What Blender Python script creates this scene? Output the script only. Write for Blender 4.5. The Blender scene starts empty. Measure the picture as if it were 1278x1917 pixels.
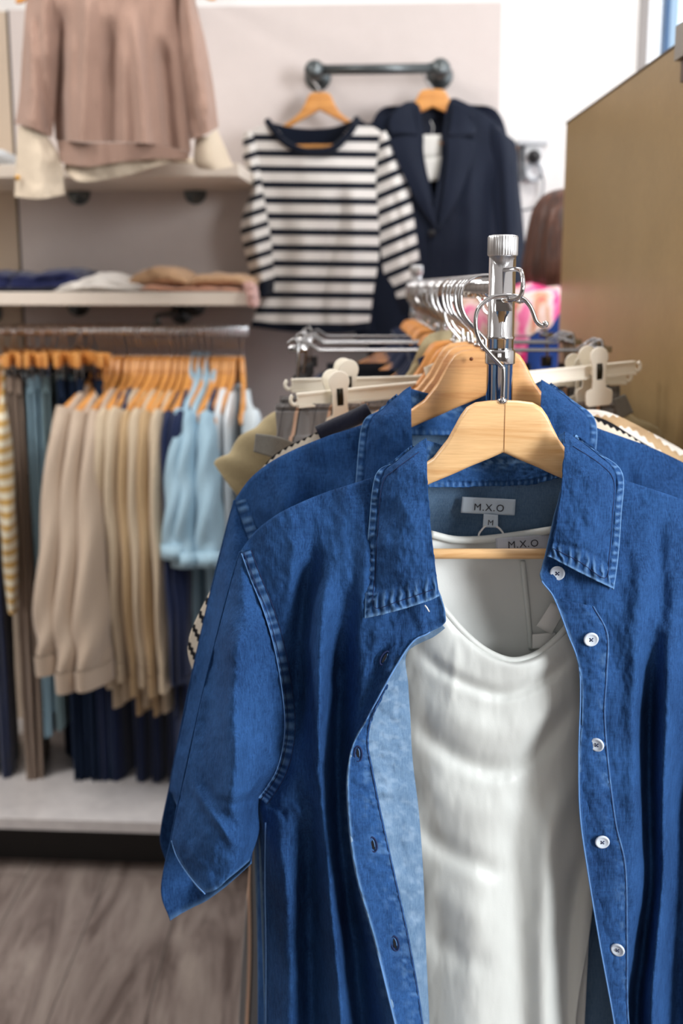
import bpy, math, random
import numpy as np
from mathutils import Vector, Matrix
random.seed(5)
S = bpy.context.scene
COL = S.collection
R = math.radians
# ------------------------------------------------------------------ camera model (photo frame 1278 x 1917)
FPX, CX, CY, PITCH, CH = 2150.0, 639.0, 958.5, R(11.13), 1.40
cP, sP = math.cos(PITCH), math.sin(PITCH)
def ray(px, py):
    px = np.asarray(px, float); py = np.asarray(py, float)
    a = (px - CX) / FPX; b = -(py - CY) / FPX
    return a, cP + b * sP, -sP + b * cP
def W(px, py, Y):
    """world point seen at (px,py) and standing at depth Y"""
    dx, dy, dz = ray(px, py)
    k = np.asarray(Y, float) / dy
    return np.stack([dx * k, dy * k, CH + dz * k], -1)
TH = R(3.8)                                     # the back wall is turned this much
WY = 3.15
EX = np.array([math.cos(TH), -math.sin(TH), 0.]); EN = np.array([-math.sin(TH), -math.cos(TH), 0.])
WO = np.array([0., WY, 0.])
def wall_pt(x, d, z):
    return WO + x * EX + d * EN + np.array([0, 0, z])
def WX(px, py, d=0.0):
    """wall coordinates (x,z) of a photo point lying at distance d off the back wall"""
    r = np.array([float(v) for v in ray(px, py)]); c = np.array([0, 0, CH])
    t = (d - np.dot(c - WO, EN)) / np.dot(r, EN)
    p = c + t * r
    return float(np.dot(p - WO, EX)), float(p[2])
def wallY(x, d):                                # depth Y of the plane d off the wall, at world x
    return WY - x * math.tan(TH) - d / math.cos(TH)
# ------------------------------------------------------------------ materials
MATS = {}
def new_mat(name):
    m = bpy.data.materials.new(name); m.use_nodes = True
    nt = m.node_tree; b = nt.nodes['Principled BSDF']
    MATS[name] = m
    return m, nt, b
def N(nt, typ, **kw):
    n = nt.nodes.new(typ)
    for k, v in kw.items(): setattr(n, k, v)
    return n
def ramp(nt, stops):
    r = N(nt, 'ShaderNodeValToRGB'); e = r.color_ramp.elements
    while len(e) < len(stops): e.new(0.5)
    for i, (p, c) in enumerate(stops):
        e[i].position = p; e[i].color = (*c, 1) if len(c) == 3 else c
    return r
def mixc(nt, a, b, f, typ='MIX'):
    m = N(nt, 'ShaderNodeMix', data_type='RGBA', blend_type=typ)
    for i, v in ((0, f), (6, a), (7, b)):
        if hasattr(v, 'type') and hasattr(v, 'links'): nt.links.new(v, m.inputs[i])
        elif isinstance(v, (int, float)): m.inputs[i].default_value = v
        else: m.inputs[i].default_value = (*v, 1)
    return m.outputs[2]
def coords(nt, scale=(1, 1, 1), src='Object', rot=(0, 0, 0)):
    t = N(nt, 'ShaderNodeTexCoord'); mp = N(nt, 'ShaderNodeMapping')
    mp.inputs['Scale'].default_value = scale; mp.inputs['Rotation'].default_value = rot
    nt.links.new(t.outputs[src], mp.inputs[0]); return mp.outputs[0]
def noise(nt, vec, scale=5, detail=3, rough=.5, dist=0):
    n = N(nt, 'ShaderNodeTexNoise'); n.inputs['Scale'].default_value = scale
    n.inputs['Detail'].default_value = detail; n.inputs['Roughness'].default_value = rough; n.inputs['Distortion'].default_value = dist
    nt.links.new(vec, n.inputs['Vector']); return n.outputs['Fac']
def bump(nt, b, h, strength=.3, dist=.001):
    n = N(nt, 'ShaderNodeBump'); n.inputs['Strength'].default_value = strength; n.inputs['Distance'].default_value = dist
    nt.links.new(h, n.inputs['Height']); nt.links.new(n.outputs[0], b.inputs['Normal'])
def lin(r, g, b):
    f = lambda c: (c / 255 / 12.92) if c / 255 <= .04045 else ((c / 255 + .055) / 1.055) ** 2.4
    return (f(r), f(g), f(b))
def plain(name, col, rough=.5, metal=0, **kw):
    m, nt, b = new_mat(name)
    b.inputs['Base Color'].default_value = (*col, 1); b.inputs['Roughness'].default_value = rough; b.inputs['Metallic'].default_value = metal
    for k, v in kw.items(): b.inputs[k].default_value = v
    if not metal:
        n = noise(nt, coords(nt), 25, 3)
        r = ramp(nt, [(.3, tuple(c * .98 for c in col)), (.7, tuple(min(1, c * 1.01) for c in col))])
        nt.links.new(n, r.inputs[0]); nt.links.new(r.outputs[0], b.inputs['Base Color'])
    return m
def fabric(name, col, var=.14, rough=.88, sheen=.25, weave=900, bstr=.25, trans=0.0, bigvar=.08):
    m, nt, b = new_mat(name)
    v = coords(nt, (1, 1, .35))
    n1 = noise(nt, v, weave, 2); n2 = noise(nt, coords(nt), 9, 3)
    r = ramp(nt, [(.25, tuple(c * (1 - var) for c in col)), (.75, tuple(min(1, c * (1 + var)) for c in col))])
    nt.links.new(n1, r.inputs[0])
    r2 = ramp(nt, [(.3, (1 - bigvar,) * 3), (.7, (1, 1, 1))]); nt.links.new(n2, r2.inputs[0])
    c = mixc(nt, r.outputs[0], r2.outputs[0], 1.0, 'MULTIPLY')
    nt.links.new(c, b.inputs['Base Color'])
    b.inputs['Roughness'].default_value = rough; b.inputs['Sheen Weight'].default_value = sheen
    b.inputs['Specular IOR Level'].default_value = .2
    n3 = noise(nt, coords(nt), 45, 4, .6)
    mx = mixc(nt, n1, n3, .6)
    bump(nt, b, mx, bstr, .002)
    return m
def denim(name, dark, light, edge, bstr=.5):
    """woven chambray: slub streaks, soft fading blotches, worn puckers where the 'wear' attribute says so"""
    m, nt, b = new_mat(name)
    streak = noise(nt, coords(nt, (1, 1, .1)), 900, 3, .65)
    cross = noise(nt, coords(nt, (.08, 1, 1)), 620, 2, .6)
    blot = noise(nt, coords(nt, (1, 1, .7)), 14, 5, .65)
    ad = N(nt, 'ShaderNodeMath', operation='MULTIPLY_ADD'); nt.links.new(streak, ad.inputs[0]); ad.inputs[1].default_value = .45
    a2 = N(nt, 'ShaderNodeMath', operation='MULTIPLY'); nt.links.new(blot, a2.inputs[0]); a2.inputs[1].default_value = .45
    a3 = N(nt, 'ShaderNodeMath', operation='MULTIPLY_ADD'); nt.links.new(cross, a3.inputs[0]); a3.inputs[1].default_value = .18; nt.links.new(a2.outputs[0], a3.inputs[2])
    nt.links.new(a3.outputs[0], ad.inputs[2])
    r = ramp(nt, [(.36, dark), (.72, light)]); nt.links.new(ad.outputs[0], r.inputs[0])
    at = N(nt, 'ShaderNodeAttribute', attribute_name='wear')
    c = mixc(nt, r.outputs[0], edge, at.outputs['Fac'])
    nt.links.new(c, b.inputs['Base Color'])
    b.inputs['Roughness'].default_value = .9; b.inputs['Specular IOR Level'].default_value = .12
    wr = noise(nt, coords(nt, (1, 1, .5)), 38, 5, .62, .6)
    bump(nt, b, mixc(nt, streak, wr, .75), bstr, .0035)
    return m
DEN = denim('denim_outer', lin(15, 38, 74), lin(50, 92, 148), lin(112, 154, 200))
DEN2 = denim('denim_inner', lin(76, 106, 138), lin(118, 146, 174), lin(146, 170, 194))
EDGE = plain('denim_edge', lin(104, 146, 196), .85)
THREAD = plain('denim_thread', lin(14, 34, 78), .85)
THREADL = plain('denim_light_thread', lin(96, 140, 196), .85)
def wood(name, c1, c2, grain=1.0):
    m, nt, b = new_mat(name)
    v = coords(nt, (2.2, 12, 26))
    n = noise(nt, v, 3.2, 5, .6, 1.2)
    fine = noise(nt, coords(nt, (9, 120, 220)), 3, 3, .7)
    r = ramp(nt, [(.3, c2), (.5, c1), (.75, tuple(min(1, c * 1.12) for c in c1))]); nt.links.new(n, r.inputs[0])
    r2 = ramp(nt, [(.3, (.86, .80, .74)), (.6, (1, 1, 1))]); nt.links.new(fine, r2.inputs[0])
    nt.links.new(mixc(nt, r.outputs[0], r2.outputs[0], .7 * grain, 'MULTIPLY'), b.inputs['Base Color'])
    b.inputs['Roughness'].default_value = .38; b.inputs['Coat Weight'].default_value = .25; b.inputs['Coat Roughness'].default_value = .25
    bump(nt, b, fine, .08, .001)
    return m
WOOD = wood('beech_wood', lin(232, 190, 136), lin(216, 164, 106))
WOODM = wood('amber_wood', lin(224, 170, 112), lin(202, 140, 84))
STEEL = plain('steel_wire', (.42, .42, .43), .16, 1)
WOODO = wood('orange_wood', lin(222, 150, 72), lin(198, 120, 48))
CHROME = plain('chrome', (.60, .60, .61), .08, 1)
NICKEL = plain('brushed_nickel', (.72, .73, .74), .3, 1)
IRON = plain('grey_pipe', lin(96, 102, 104), .35, .75)
def crepe(name, col, rough=.5):
    m, nt, b = new_mat(name)
    n = noise(nt, coords(nt), 700, 2); n2 = noise(nt, coords(nt, (1, 1, .4)), 16, 4)
    r = ramp(nt, [(.3, tuple(c * .96 for c in col)), (.7, col)]); nt.links.new(n2, r.inputs[0])
    nt.links.new(r.outputs[0], b.inputs['Base Color'])
    b.inputs['Roughness'].default_value = rough
    b.inputs['Subsurface Weight'].default_value = 0.0
    bump(nt, b, mixc(nt, n, n2, .8), .2, .0015)
    return m
SATIN = crepe('white_satin', lin(208, 212, 208), .45)
WHITE = fabric('white_cotton', lin(228, 228, 226), .05)
def stripes(name, light, dark, duty=.36, axis='uv', scale=1.0, knit=False, rough=.9, extra=None):
    """bands run along UV v; knit adds the loops of the stitch"""
    m, nt, b = new_mat(name)
    uv = N(nt, 'ShaderNodeUVMap'); sp = N(nt, 'ShaderNodeSeparateXYZ'); nt.links.new(uv.outputs[0], sp.inputs[0])
    vv = sp.outputs[1]
    if knit:
        wv = N(nt, 'ShaderNodeMath', operation='MULTIPLY'); nt.links.new(sp.outputs[0], wv.inputs[0]); wv.inputs[1].default_value = knit
        sn = N(nt, 'ShaderNodeMath', operation='SINE'); nt.links.new(wv.outputs[0], sn.inputs[0])
        ma = N(nt, 'ShaderNodeMath', operation='MULTIPLY_ADD'); nt.links.new(sn.outputs[0], ma.inputs[0]); ma.inputs[1].default_value = .06; nt.links.new(vv, ma.inputs[2]); vv = ma.outputs[0]
    mu = N(nt, 'ShaderNodeMath', operation='MULTIPLY'); nt.links.new(vv, mu.inputs[0]); mu.inputs[1].default_value = scale
    fr = N(nt, 'ShaderNodeMath', operation='FRACT'); nt.links.new(mu.outputs[0], fr.inputs[0])
    r = ramp(nt, [(0, dark), (duty - .03, dark), (duty + .03, light), (.97, light)]) if not extra else ramp(nt, extra)
    nt.links.new(fr.outputs[0], r.inputs[0])
    n1 = noise(nt, coords(nt), 800, 2)
    r2 = ramp(nt, [(.25, (.9, .9, .9)), (.75, (1, 1, 1))]); nt.links.new(n1, r2.inputs[0])
    nt.links.new(mixc(nt, r.outputs[0], r2.outputs[0], 1.0, 'MULTIPLY'), b.inputs['Base Color'])
    b.inputs['Roughness'].default_value = rough; b.inputs['Sheen Weight'].default_value = .2; b.inputs['Specular IOR Level'].default_value = .2
    bump(nt, b, n1, .25, .001)
    return m
# ------------------------------------------------------------------ object helpers
def tag(o, label=None, cat=None, group=None, kind=None):
    if label: o['label'] = label
    if cat: o['category'] = cat
    if group: o['group'] = group
    if kind: o['kind'] = kind
    return o
def thing(name, label, cat, loc=(0, 0, 0), rotz=0, group=None):
    o = bpy.data.objects.new(name, None); COL.objects.link(o)
    o.location = loc; o.rotation_euler = (0, 0, rotz); o.empty_display_size = .02
    return tag(o, label, cat, group)
def mobj(name, V, F, mat, parent=None, smooth=True, uv=None, wear=None, world=True):
    V = np.asarray(V, float).reshape(-1, 3)
    if parent is not None and world: V = V - np.array(parent_loc(parent))
    me = bpy.data.meshes.new(name)
    me.from_pydata(V.tolist(), [], F if isinstance(F, list) else F.tolist())
    if uv is not None:
        ul = me.uv_layers.new(name='UVMap'); li = np.empty(len(me.loops), int); me.loops.foreach_get('vertex_index', li)
        ul.data.foreach_set('uv', np.asarray(uv, float)[li].ravel())
    if wear is not None:
        a = me.attributes.new('wear', 'FLOAT', 'POINT'); a.data.foreach_set('value', np.asarray(wear, float).ravel())
    if smooth: me.polygons.foreach_set('use_smooth', np.ones(len(me.polygons), bool))
    me.materials.append(mat)
    o = bpy.data.objects.new(name, me); COL.objects.link(o)
    if parent is not None: o.parent = parent
    return o
def parent_loc(p):
    v = Vector((0, 0, 0))
    while p is not None: v = v + p.location; p = p.parent
    return v
class MB:
    def __init__(s): s.V = []; s.F = []; s.n = 0; s.UV = []
    def add(s, V, F, uv=None):
        V = np.asarray(V, float).reshape(-1, 3)
        s.F += [tuple(int(i) + s.n for i in f) for f in F]
        s.V.append(V); s.n += len(V); s.UV.append(np.zeros((len(V), 2)) if uv is None else np.asarray(uv, float)); return s
    def box(s, a, b, fr=None):
        x0, y0, z0 = a; x1, y1, z1 = b
        V = np.array([[x, y, z] for x in (x0, x1) for y in (y0, y1) for z in (z0, z1)])
        if fr is not None: V = np.array([fr(*v) for v in V])
        return s.add(V, [(0, 1, 3, 2), (4, 6, 7, 5), (0, 4, 5, 1), (2, 3, 7, 6), (0, 2, 6, 4), (1, 5, 7, 3)])
    def tube(s, pts, r, n=10, cap=True, smooth=0, closed=False, flat=None):
        P = np.asarray(pts, float)
        if smooth: P = cr(P, smooth)
        m = len(P); rr = np.broadcast_to(np.asarray(r, float), (m,)) if np.ndim(r) else np.full(m, r)
        if closed: T = np.roll(P, -1, 0) - np.roll(P, 1, 0)
        else: T = np.gradient(P, axis=0)
        T /= np.linalg.norm(T, axis=1)[:, None] + 1e-12
        a = np.array([0, 0, 1.]) if abs(T[0][2]) < .9 else np.array([0, 1., 0])
        u = np.cross(T[0], a); u /= np.linalg.norm(u); V = []
        ang = np.linspace(0, 2 * np.pi, n, endpoint=False)
        for i in range(m):
            u = u - T[i] * np.dot(u, T[i]); u /= np.linalg.norm(u) + 1e-12; w = np.cross(T[i], u)
            V.append(P[i] + rr[i] * (np.cos(ang)[:, None] * u + np.sin(ang)[:, None] * w))
        V = np.concatenate(V); F = []
        for i in range(m if closed else m - 1):
            j = (i + 1) % m
            for k in range(n): F.append((i * n + k, i * n + (k + 1) % n, j * n + (k + 1) % n, j * n + k))
        if cap and not closed: F.append(tuple(range(n))[::-1]); F.append(tuple(range((m - 1) * n, m * n)))
        return s.add(V, F)
    def lathe(s, prof, c, axis='z', n=32, fr=None):
        ang = np.linspace(0, 2 * np.pi, n, endpoint=False); V = []
        for r, h in prof:
            x = r * np.cos(ang); y = r * np.sin(ang); h = np.full(n, h)
            V.append(np.stack({'z': [x, y, h], 'y': [x, h, y], 'x': [h, x, y]}[axis], -1))
        V = np.concatenate(V) + np.asarray(c, float); F = []; m = len(prof)
        for i in range(m - 1):
            for k in range(n): F.append((i * n + k, i * n + (k + 1) % n, (i + 1) * n + (k + 1) % n, (i + 1) * n + k))
        F.append(tuple(range(n))[::-1]); F.append(tuple(range((m - 1) * n, m * n)))
        if fr is not None: V = np.array([fr(*v) for v in V])
        return s.add(V, F)
    def rings(s, Rg, cap=(True, True), uv=None):
        """Rg: (m,n,3) closed rings"""
        m, n = Rg.shape[:2]; F = []
        for i in range(m - 1):
            for k in range(n): F.append((i * n + k, (i + 1) * n + k, (i + 1) * n + (k + 1) % n, i * n + (k + 1) % n))
        if cap[0]: F.append(tuple(range(n)))
        if cap[1]: F.append(tuple(range((m - 1) * n, m * n))[::-1])
        return s.add(Rg.reshape(-1, 3), F, uv)
    def build(s, name, mat, parent=None, smooth=True, world=True, uv=False):
        return mobj(name, np.concatenate(s.V), s.F, mat, parent, smooth, np.concatenate(s.UV) if uv else None, None, world)
def cr(P, n, t=None):
    """Catmull-Rom through the rows of P, n samples"""
    P = np.asarray(P, float); k = len(P)
    if k == 2:
        t = np.linspace(0, 1, n)[:, None] if P.ndim == 2 else np.linspace(0, 1, n).reshape(-1, *([1] * (P.ndim - 1)))
        return P[0] * (1 - t) + P[1] * t
    E = np.concatenate([[2 * P[0] - P[1]], P, [2 * P[-1] - P[-2]]])
    x = np.linspace(0, k - 1, n) if t is None else np.asarray(t); i = np.clip(x.astype(int), 0, k - 2); f = (x - i).reshape(-1, *([1] * (P.ndim - 1)))
    p0, p1, p2, p3 = E[i], E[i + 1], E[i + 2], E[i + 3]
    return .5 * (2 * p1 + (p2 - p0) * f + (2 * p0 - 5 * p1 + 4 * p2 - p3) * f * f + (3 * p1 - p0 - 3 * p2 + p3) * f ** 3)
_lat = {}
def vnoise(x, y, seed=0):
    if seed not in _lat: _lat[seed] = np.random.RandomState(seed + 11).rand(64, 64) * 2 - 1
    L = _lat[seed]; xi = np.floor(x).astype(int); yi = np.floor(y).astype(int)
    fx = x - xi; fy = y - yi; fx = fx * fx * (3 - 2 * fx); fy = fy * fy * (3 - 2 * fy)
    g = lambda a, b: L[a % 64, b % 64]
    return (g(xi, yi) * (1 - fx) + g(xi + 1, yi) * fx) * (1 - fy) + (g(xi, yi + 1) * (1 - fx) + g(xi + 1, yi + 1) * fx) * fy
def fbm(x, y, seed=0, o=3):
    return sum(vnoise(x * 2 ** i, y * 2 ** i, seed + i) / 2 ** i for i in range(o))
def polyd(px, py, pts):
    """distance in px to a polyline and the parameter 0..1 along it"""
    best = np.full(px.shape, 1e9); bt = np.zeros(px.shape); pts = np.asarray(pts, float)
    L = np.linalg.norm(np.diff(pts, axis=0), axis=1); cum = np.concatenate([[0], np.cumsum(L)]) / L.sum()
    for i in range(len(pts) - 1):
        a, b = pts[i], pts[i + 1]; d = b - a; t = np.clip(((px - a[0]) * d[0] + (py - a[1]) * d[1]) / (d @ d), 0, 1)
        dd = np.hypot(px - a[0] - t * d[0], py - a[1] - t * d[1]); m = dd < best
        best = np.where(m, dd, best); bt = np.where(m, cum[i] + t * (cum[i + 1] - cum[i]), bt)
    return best, bt
def foldsum(px, py, folds):
    """folds: (polyline px, width px, height m towards the viewer[, open]) ; open=(1,1) keeps full height at that end"""
    D = np.zeros(px.shape)
    for f in folds:
        pts, w, a = f[:3]; op = f[3] if len(f) > 3 else (0, 0)
        pts = cr(np.array(pts, float), 24)
        d, t = polyd(px, py, pts)
        e0 = 1 if op[0] else np.clip(t / .25, 0, 1); e1 = 1 if op[1] else np.clip((1 - t) / .25, 0, 1)
        D += a * np.exp(-(d / w) ** 2) * (e0 * e0 * (3 - 2 * e0) if not op[0] else 1) * (e1 * e1 * (3 - 2 * e1) if not op[1] else 1)
    return D
class Sheet:
    """grid of (px,py,Y)"""
    def __init__(s, PX, PY, YY): s.PX, s.PY, s.YY = PX, PY, YY
    def Yat(s, px, py):
        i = np.argmin((s.PX - px) ** 2 + (s.PY - py) ** 2); return s.YY.ravel()[i]
    def path(s, pts, n=60, dY=-.0008):
        P = cr(np.array(pts, float), n); 
        Y = np.array([s.Yat(a, b) for a, b in P]); 
        k = np.ones(3) / 3; Y = np.convolve(np.pad(Y, 1, 'edge'), k, 'valid')
        return W(P[:, 0], P[:, 1], Y + dY)
    def edge(s, which, dY=0, a=0, b=1):
        m, n = s.PX.shape
        sl = {'l': (slice(None), 0), 'r': (slice(None), -1), 't': (0, slice(None)), 'b': (-1, slice(None))}[which]
        q = W(s.PX[sl], s.PY[sl], s.YY[sl] + dY); L = len(q); return q[int(a * (L - 1)):int(b * (L - 1)) + 1]
def rs(row, n):
    """row of control points resampled to n entries by arc length"""
    P = np.array([p for p in row], float); Q = cr(P, 80); L = np.concatenate([[0], np.cumsum(np.linalg.norm(np.diff(Q[:, :2], axis=0), axis=1))]); L /= max(L[-1], 1e-9)
    t = np.linspace(0, 1, n); return np.stack([np.interp(t, L, Q[:, k]) for k in range(P.shape[1])], -1)
def cloth(name, rows, mat, parent, nu=60, nv=60, folds=(), wr=None, extra=None, back=None, uvf=None, wear=None, thick=.0012, tf=None, lin_=False):
    """rows: list of rows (top to bottom) of (px,py,Y) control points (left to right)"""
    k = max(max(len(r) for r in rows), 9)
    if tf: rows = [[tf(*p) for p in r] for r in rows]; folds = [([tuple(tf(x, y, 1.)[:2]) for x, y in f[0]],) + tuple(f[1:]) for f in folds]
    G = np.array([rs(r, k) for r in rows])
    G = cr(G, nv) if not lin_ else np.stack([cr(G[:, j], nv) for j in range(k)], 1)
    G = np.stack([cr(G[:, :, c].T, nu).T for c in range(3)], -1)       # nv,nu,3
    PX, PY, YY = G[..., 0], G[..., 1], G[..., 2]
    uu, vv = np.meshgrid(np.linspace(0, 1, nu), np.linspace(0, 1, nv))
    D = foldsum(PX, PY, folds)
    if wr:
        for (amp, sx, sy, seed) in wr: D = D + amp * fbm(PX / sx, PY / sy, seed)
    if extra: D = D + extra(uu, vv, PX, PY)
    YF = YY - D
    V = W(PX, PY, YF).reshape(-1, 3)
    idx = np.arange(nu * nv).reshape(nv, nu)
    F = np.stack([idx[:-1, :-1], idx[1:, :-1], idx[1:, 1:], idx[:-1, 1:]], -1).reshape(-1, 4).tolist()
    uvv = np.stack([uu, 1 - vv], -1) if uvf is None else np.stack(uvf(uu, vv, PX, PY), -1)
    UV = uvv.reshape(-1, 2); WE = None if wear is None else np.clip(wear(uu, vv, PX, PY), 0, 1).ravel()
    if back is not None:
        prof = np.sqrt(np.clip(1 - (2 * uu - 1) ** 2, 0, 1)) * back
        YB = (YF[:, :1] * (1 - uu) + YF[:, -1:] * uu) + prof
        YB = np.maximum(YB, YF + .0015); YB[:, 0] = YF[:, 0]; YB[:, -1] = YF[:, -1]
        VB = W(PX, PY, YB)[:, 1:-1].reshape(-1, 3)
        ib = np.empty((nv, nu), int); ib[:, 0] = idx[:, 0]; ib[:, -1] = idx[:, -1]
        ib[:, 1:-1] = nu * nv + np.arange(nv * (nu - 2)).reshape(nv, nu - 2)
        F += np.stack([ib[:-1, :-1], ib[:-1, 1:], ib[1:, 1:], ib[1:, :-1]], -1).reshape(-1, 4).tolist()
        V = np.concatenate([V, VB]); UV = np.concatenate([UV, uvv[:, 1:-1].reshape(-1, 2)])
        if WE is not None: WE = np.concatenate([WE, np.zeros(len(VB))])
    o = mobj(name, V, F, mat, parent, True, UV, WE)
    if thick and back is None:
        md = o.modifiers.new('thick', 'SOLIDIFY'); md.thickness = thick; md.offset = -1
    sh = Sheet(PX, PY, YF); sh.o = o
    return sh
# ================================================================== the setting
def structure(name, mb, mat, smooth=False):
    o = mb.build(name, mat, None, smooth); o['kind'] = 'structure'; return o
BOARD = plain('wall_board_beige', lin(208, 198, 194), .55)
PAINT = plain('wall_white', lin(232, 230, 228), .8)
SHELFM = plain('shelf_cream', lin(226, 214, 200), .45)
def floor_mat():
    m, nt, b = new_mat('floor_planks')
    t = N(nt, 'ShaderNodeTexCoord'); mp = N(nt, 'ShaderNodeMapping'); nt.links.new(t.outputs['Object'], mp.inputs[0])
    mp.inputs['Rotation'].default_value = (0, 0, R(90))
    br = N(nt, 'ShaderNodeTexBrick'); nt.links.new(mp.outputs[0], br.inputs['Vector'])
    br.inputs['Scale'].default_value = 1; br.inputs['Brick Width'].default_value = 1.28; br.inputs['Row Height'].default_value = .19
    br.inputs['Mortar Size'].default_value = .0012; br.inputs['Color1'].default_value = (.0, .0, .0, 1); br.inputs['Color2'].default_value = (1, 1, 1, 1)
    br.inputs['Mortar'].default_value = (.5, .5, .5, 1); br.offset = .37
    vadd = N(nt, 'ShaderNodeVectorMath', operation='ADD'); nt.links.new(t.outputs['Object'], vadd.inputs[0])
    sc = N(nt, 'ShaderNodeVectorMath', operation='SCALE'); nt.links.new(br.outputs['Color'], sc.inputs[0]); sc.inputs['Scale'].default_value = 3.7
    nt.links.new(sc.outputs[0], vadd.inputs[1])
    m2 = N(nt, 'ShaderNodeMapping'); m2.inputs['Scale'].default_value = (1, .16, 1); nt.links.new(vadd.outputs[0], m2.inputs[0])
    n = noise(nt, m2.outputs[0], 9, 5, .6, 1.8)
    m3 = N(nt, 'ShaderNodeMapping'); m3.inputs['Scale'].default_value = (1, .05, 1); nt.links.new(vadd.outputs[0], m3.inputs[0])
    n2 = noise(nt, m3.outputs[0], 90, 3, .7)
    r = ramp(nt, [(.36, lin(100, 87, 82)), (.5, lin(138, 125, 119)), (.68, lin(162, 150, 142))]); nt.links.new(n, r.inputs[0])
    r2 = ramp(nt, [(.3, (.82, .82, .82)), (.7, (1.0, 1.0, 1.0))]); nt.links.new(n2, r2.inputs[0])
    c = mixc(nt, r.outputs[0], r2.outputs[0], 1, 'MULTIPLY')
    c2 = mixc(nt, c, (.05, .045, .04), br.outputs['Fac'])
    nt.links.new(c2, b.inputs['Base Color']); b.inputs['Roughness'].default_value = .38
    bump(nt, b, n2, .12, .001)
    return m
FLOOR = floor_mat()
structure('floor', MB().box((-3.2, -3, -.05), (3.0, 3.8, 0)), FLOOR)
structure('ceiling', MB().box((-3.2, -3, 2.95), (3.0, 3.9, 3.05)), PAINT)
PAINT2 = plain('wall_taupe', lin(118, 110, 104), .8)
structure('wall_left', MB().box((-3.3, -3, 0), (-3.2, 3.8, 2.95)), PAINT2)
structure('wall_front', MB().box((-3.2, -3.1, 0), (3.0, -3.0, 2.95)), PAINT2)
structure('wall_right', MB().box((3.0, -3, 0), (3.1, 3.8, 2.95)), PAINT)
wfr = lambda x, d, z: wall_pt(x, d, z)
wx0 = WX(1206, 60, -.02)[0]; wx1 = wx0 + 1.3
mb = MB()
mb.box((-3.4, -.14, 0), (wx0, -.02, 2.95), wfr); mb.box((wx1, -.14, 0), (3.2, -.02, 2.95), wfr)
mb.box((wx0, -.14, 0), (wx1, -.02, .95), wfr); mb.box((wx0, -.14, 2.6), (wx1, -.02, 2.95), wfr)
structure('wall_back', mb, PAINT)
# window: grey strip painting the shade of the reveal, white frame, blue-grey mullion, pane
WFR = plain('window_frame_white', lin(236, 240, 244), .4); WMU = plain('window_mullion_blue', lin(36, 84, 130), .4)
win = bpy.data.objects.new('window_1', None); COL.objects.link(win); win['kind'] = 'structure'
mb = MB(); f = .045
mb.box((wx0, -.12, .95), (wx0 + f, -.05, 2.6), wfr).box((wx1 - f, -.12, .95), (wx1, -.05, 2.6), wfr).box((wx0, -.12, .95), (wx1, -.05, .95 + f), wfr).box((wx0, -.12, 2.6 - f), (wx1, -.05, 2.6), wfr)
mb.build('window_frame', WFR, win, False)
MB().box((wx0 - .014, -.125, .93), (wx0 + .008, -.012, 2.62), wfr).build('reveal_shade', plain('reveal_shade_grey', lin(150, 146, 144), .7), win, False)
xm = WX(1241, 50, -.08)[0]
MB().box((xm, -.11, .95), (xm + .012, -.055, 2.6), wfr).build('mullion', WMU, win, False)
MB().box((xm + .012, -.11, .95), (xm + .034, -.06, 2.6), wfr).build('sash', plain('window_sash_grey', lin(150, 180, 205), .4), win, False)
gm, nt, b = new_mat('window_glass'); b.inputs['Transmission Weight'].default_value = 1; b.inputs['Roughness'].default_value = 0; b.inputs['IOR'].default_value = 1.45; b.inputs['Base Color'].default_value = (.95, .98, 1, 1)
MB().box((wx0 + f, -.09, .99), (wx1 - f, -.086, 2.56), wfr).build('pane', gm, win, False)
# mounted wall boards
xb1 = WX(934, 200)[0]; zb = WX(600, 9)[1]; xs = WX(28, 300)[0]
mb = MB().box((xs + .004, -.02, .05), (xb1, 0, zb), wfr); structure('trim_1', mb, BOARD)
mb = MB().box((-2.0, -.02, .05), (xs - .004, 0, zb - .004), wfr); structure('trim_2', mb, plain('wall_board_tan', lin(196, 178, 158), .55))
mb = MB().box((xs - .004, -.02, .05), (xs + .004, -.006, zb), wfr); structure('trim_3', mb, plain('board_gap', lin(70, 64, 60), .7))
# --------- shelves
def shelf(py0, py1, label, dx=0):
    xr, z1 = WX(447, py0, .40); _, z0 = WX(447, py1, .40)
    if dx: xr = WX(462, py0, .40)[0]
    t = thing('wall_shelf', label, 'shelf', tuple(wall_pt(-.7, 0, z0)))
    b_ = MB().box((-1.5, 0, z0), (xr, .40, z1), wfr).build('shelf_board', SHELFM, t, False)
    md = b_.modifiers.new('bev', 'BEVEL'); md.width = .002; md.segments = 2
    for px in (147, 365):
        x = WX(px, py1, 0)[0]; cz = z0 - .006
        fr = lambda a, b__, c: wall_pt(x + a, b__, cz + c)
        MB().lathe([(.030, 0), (.030, .006), (.026, .009), (.014, .010), (.012, .016), (.010, .018)], (0, 0, 0), 'y', 24, fr).build('pipe_flange', IRON, t)
    return z0, z1, xr
sh1 = shelf(305, 330, 'upper cream wall shelf behind the hanging brown sweatshirt')
sh2 = shelf(547, 572, 'lower cream wall shelf carrying the folded navy, white and tan clothes', 1)
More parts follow.
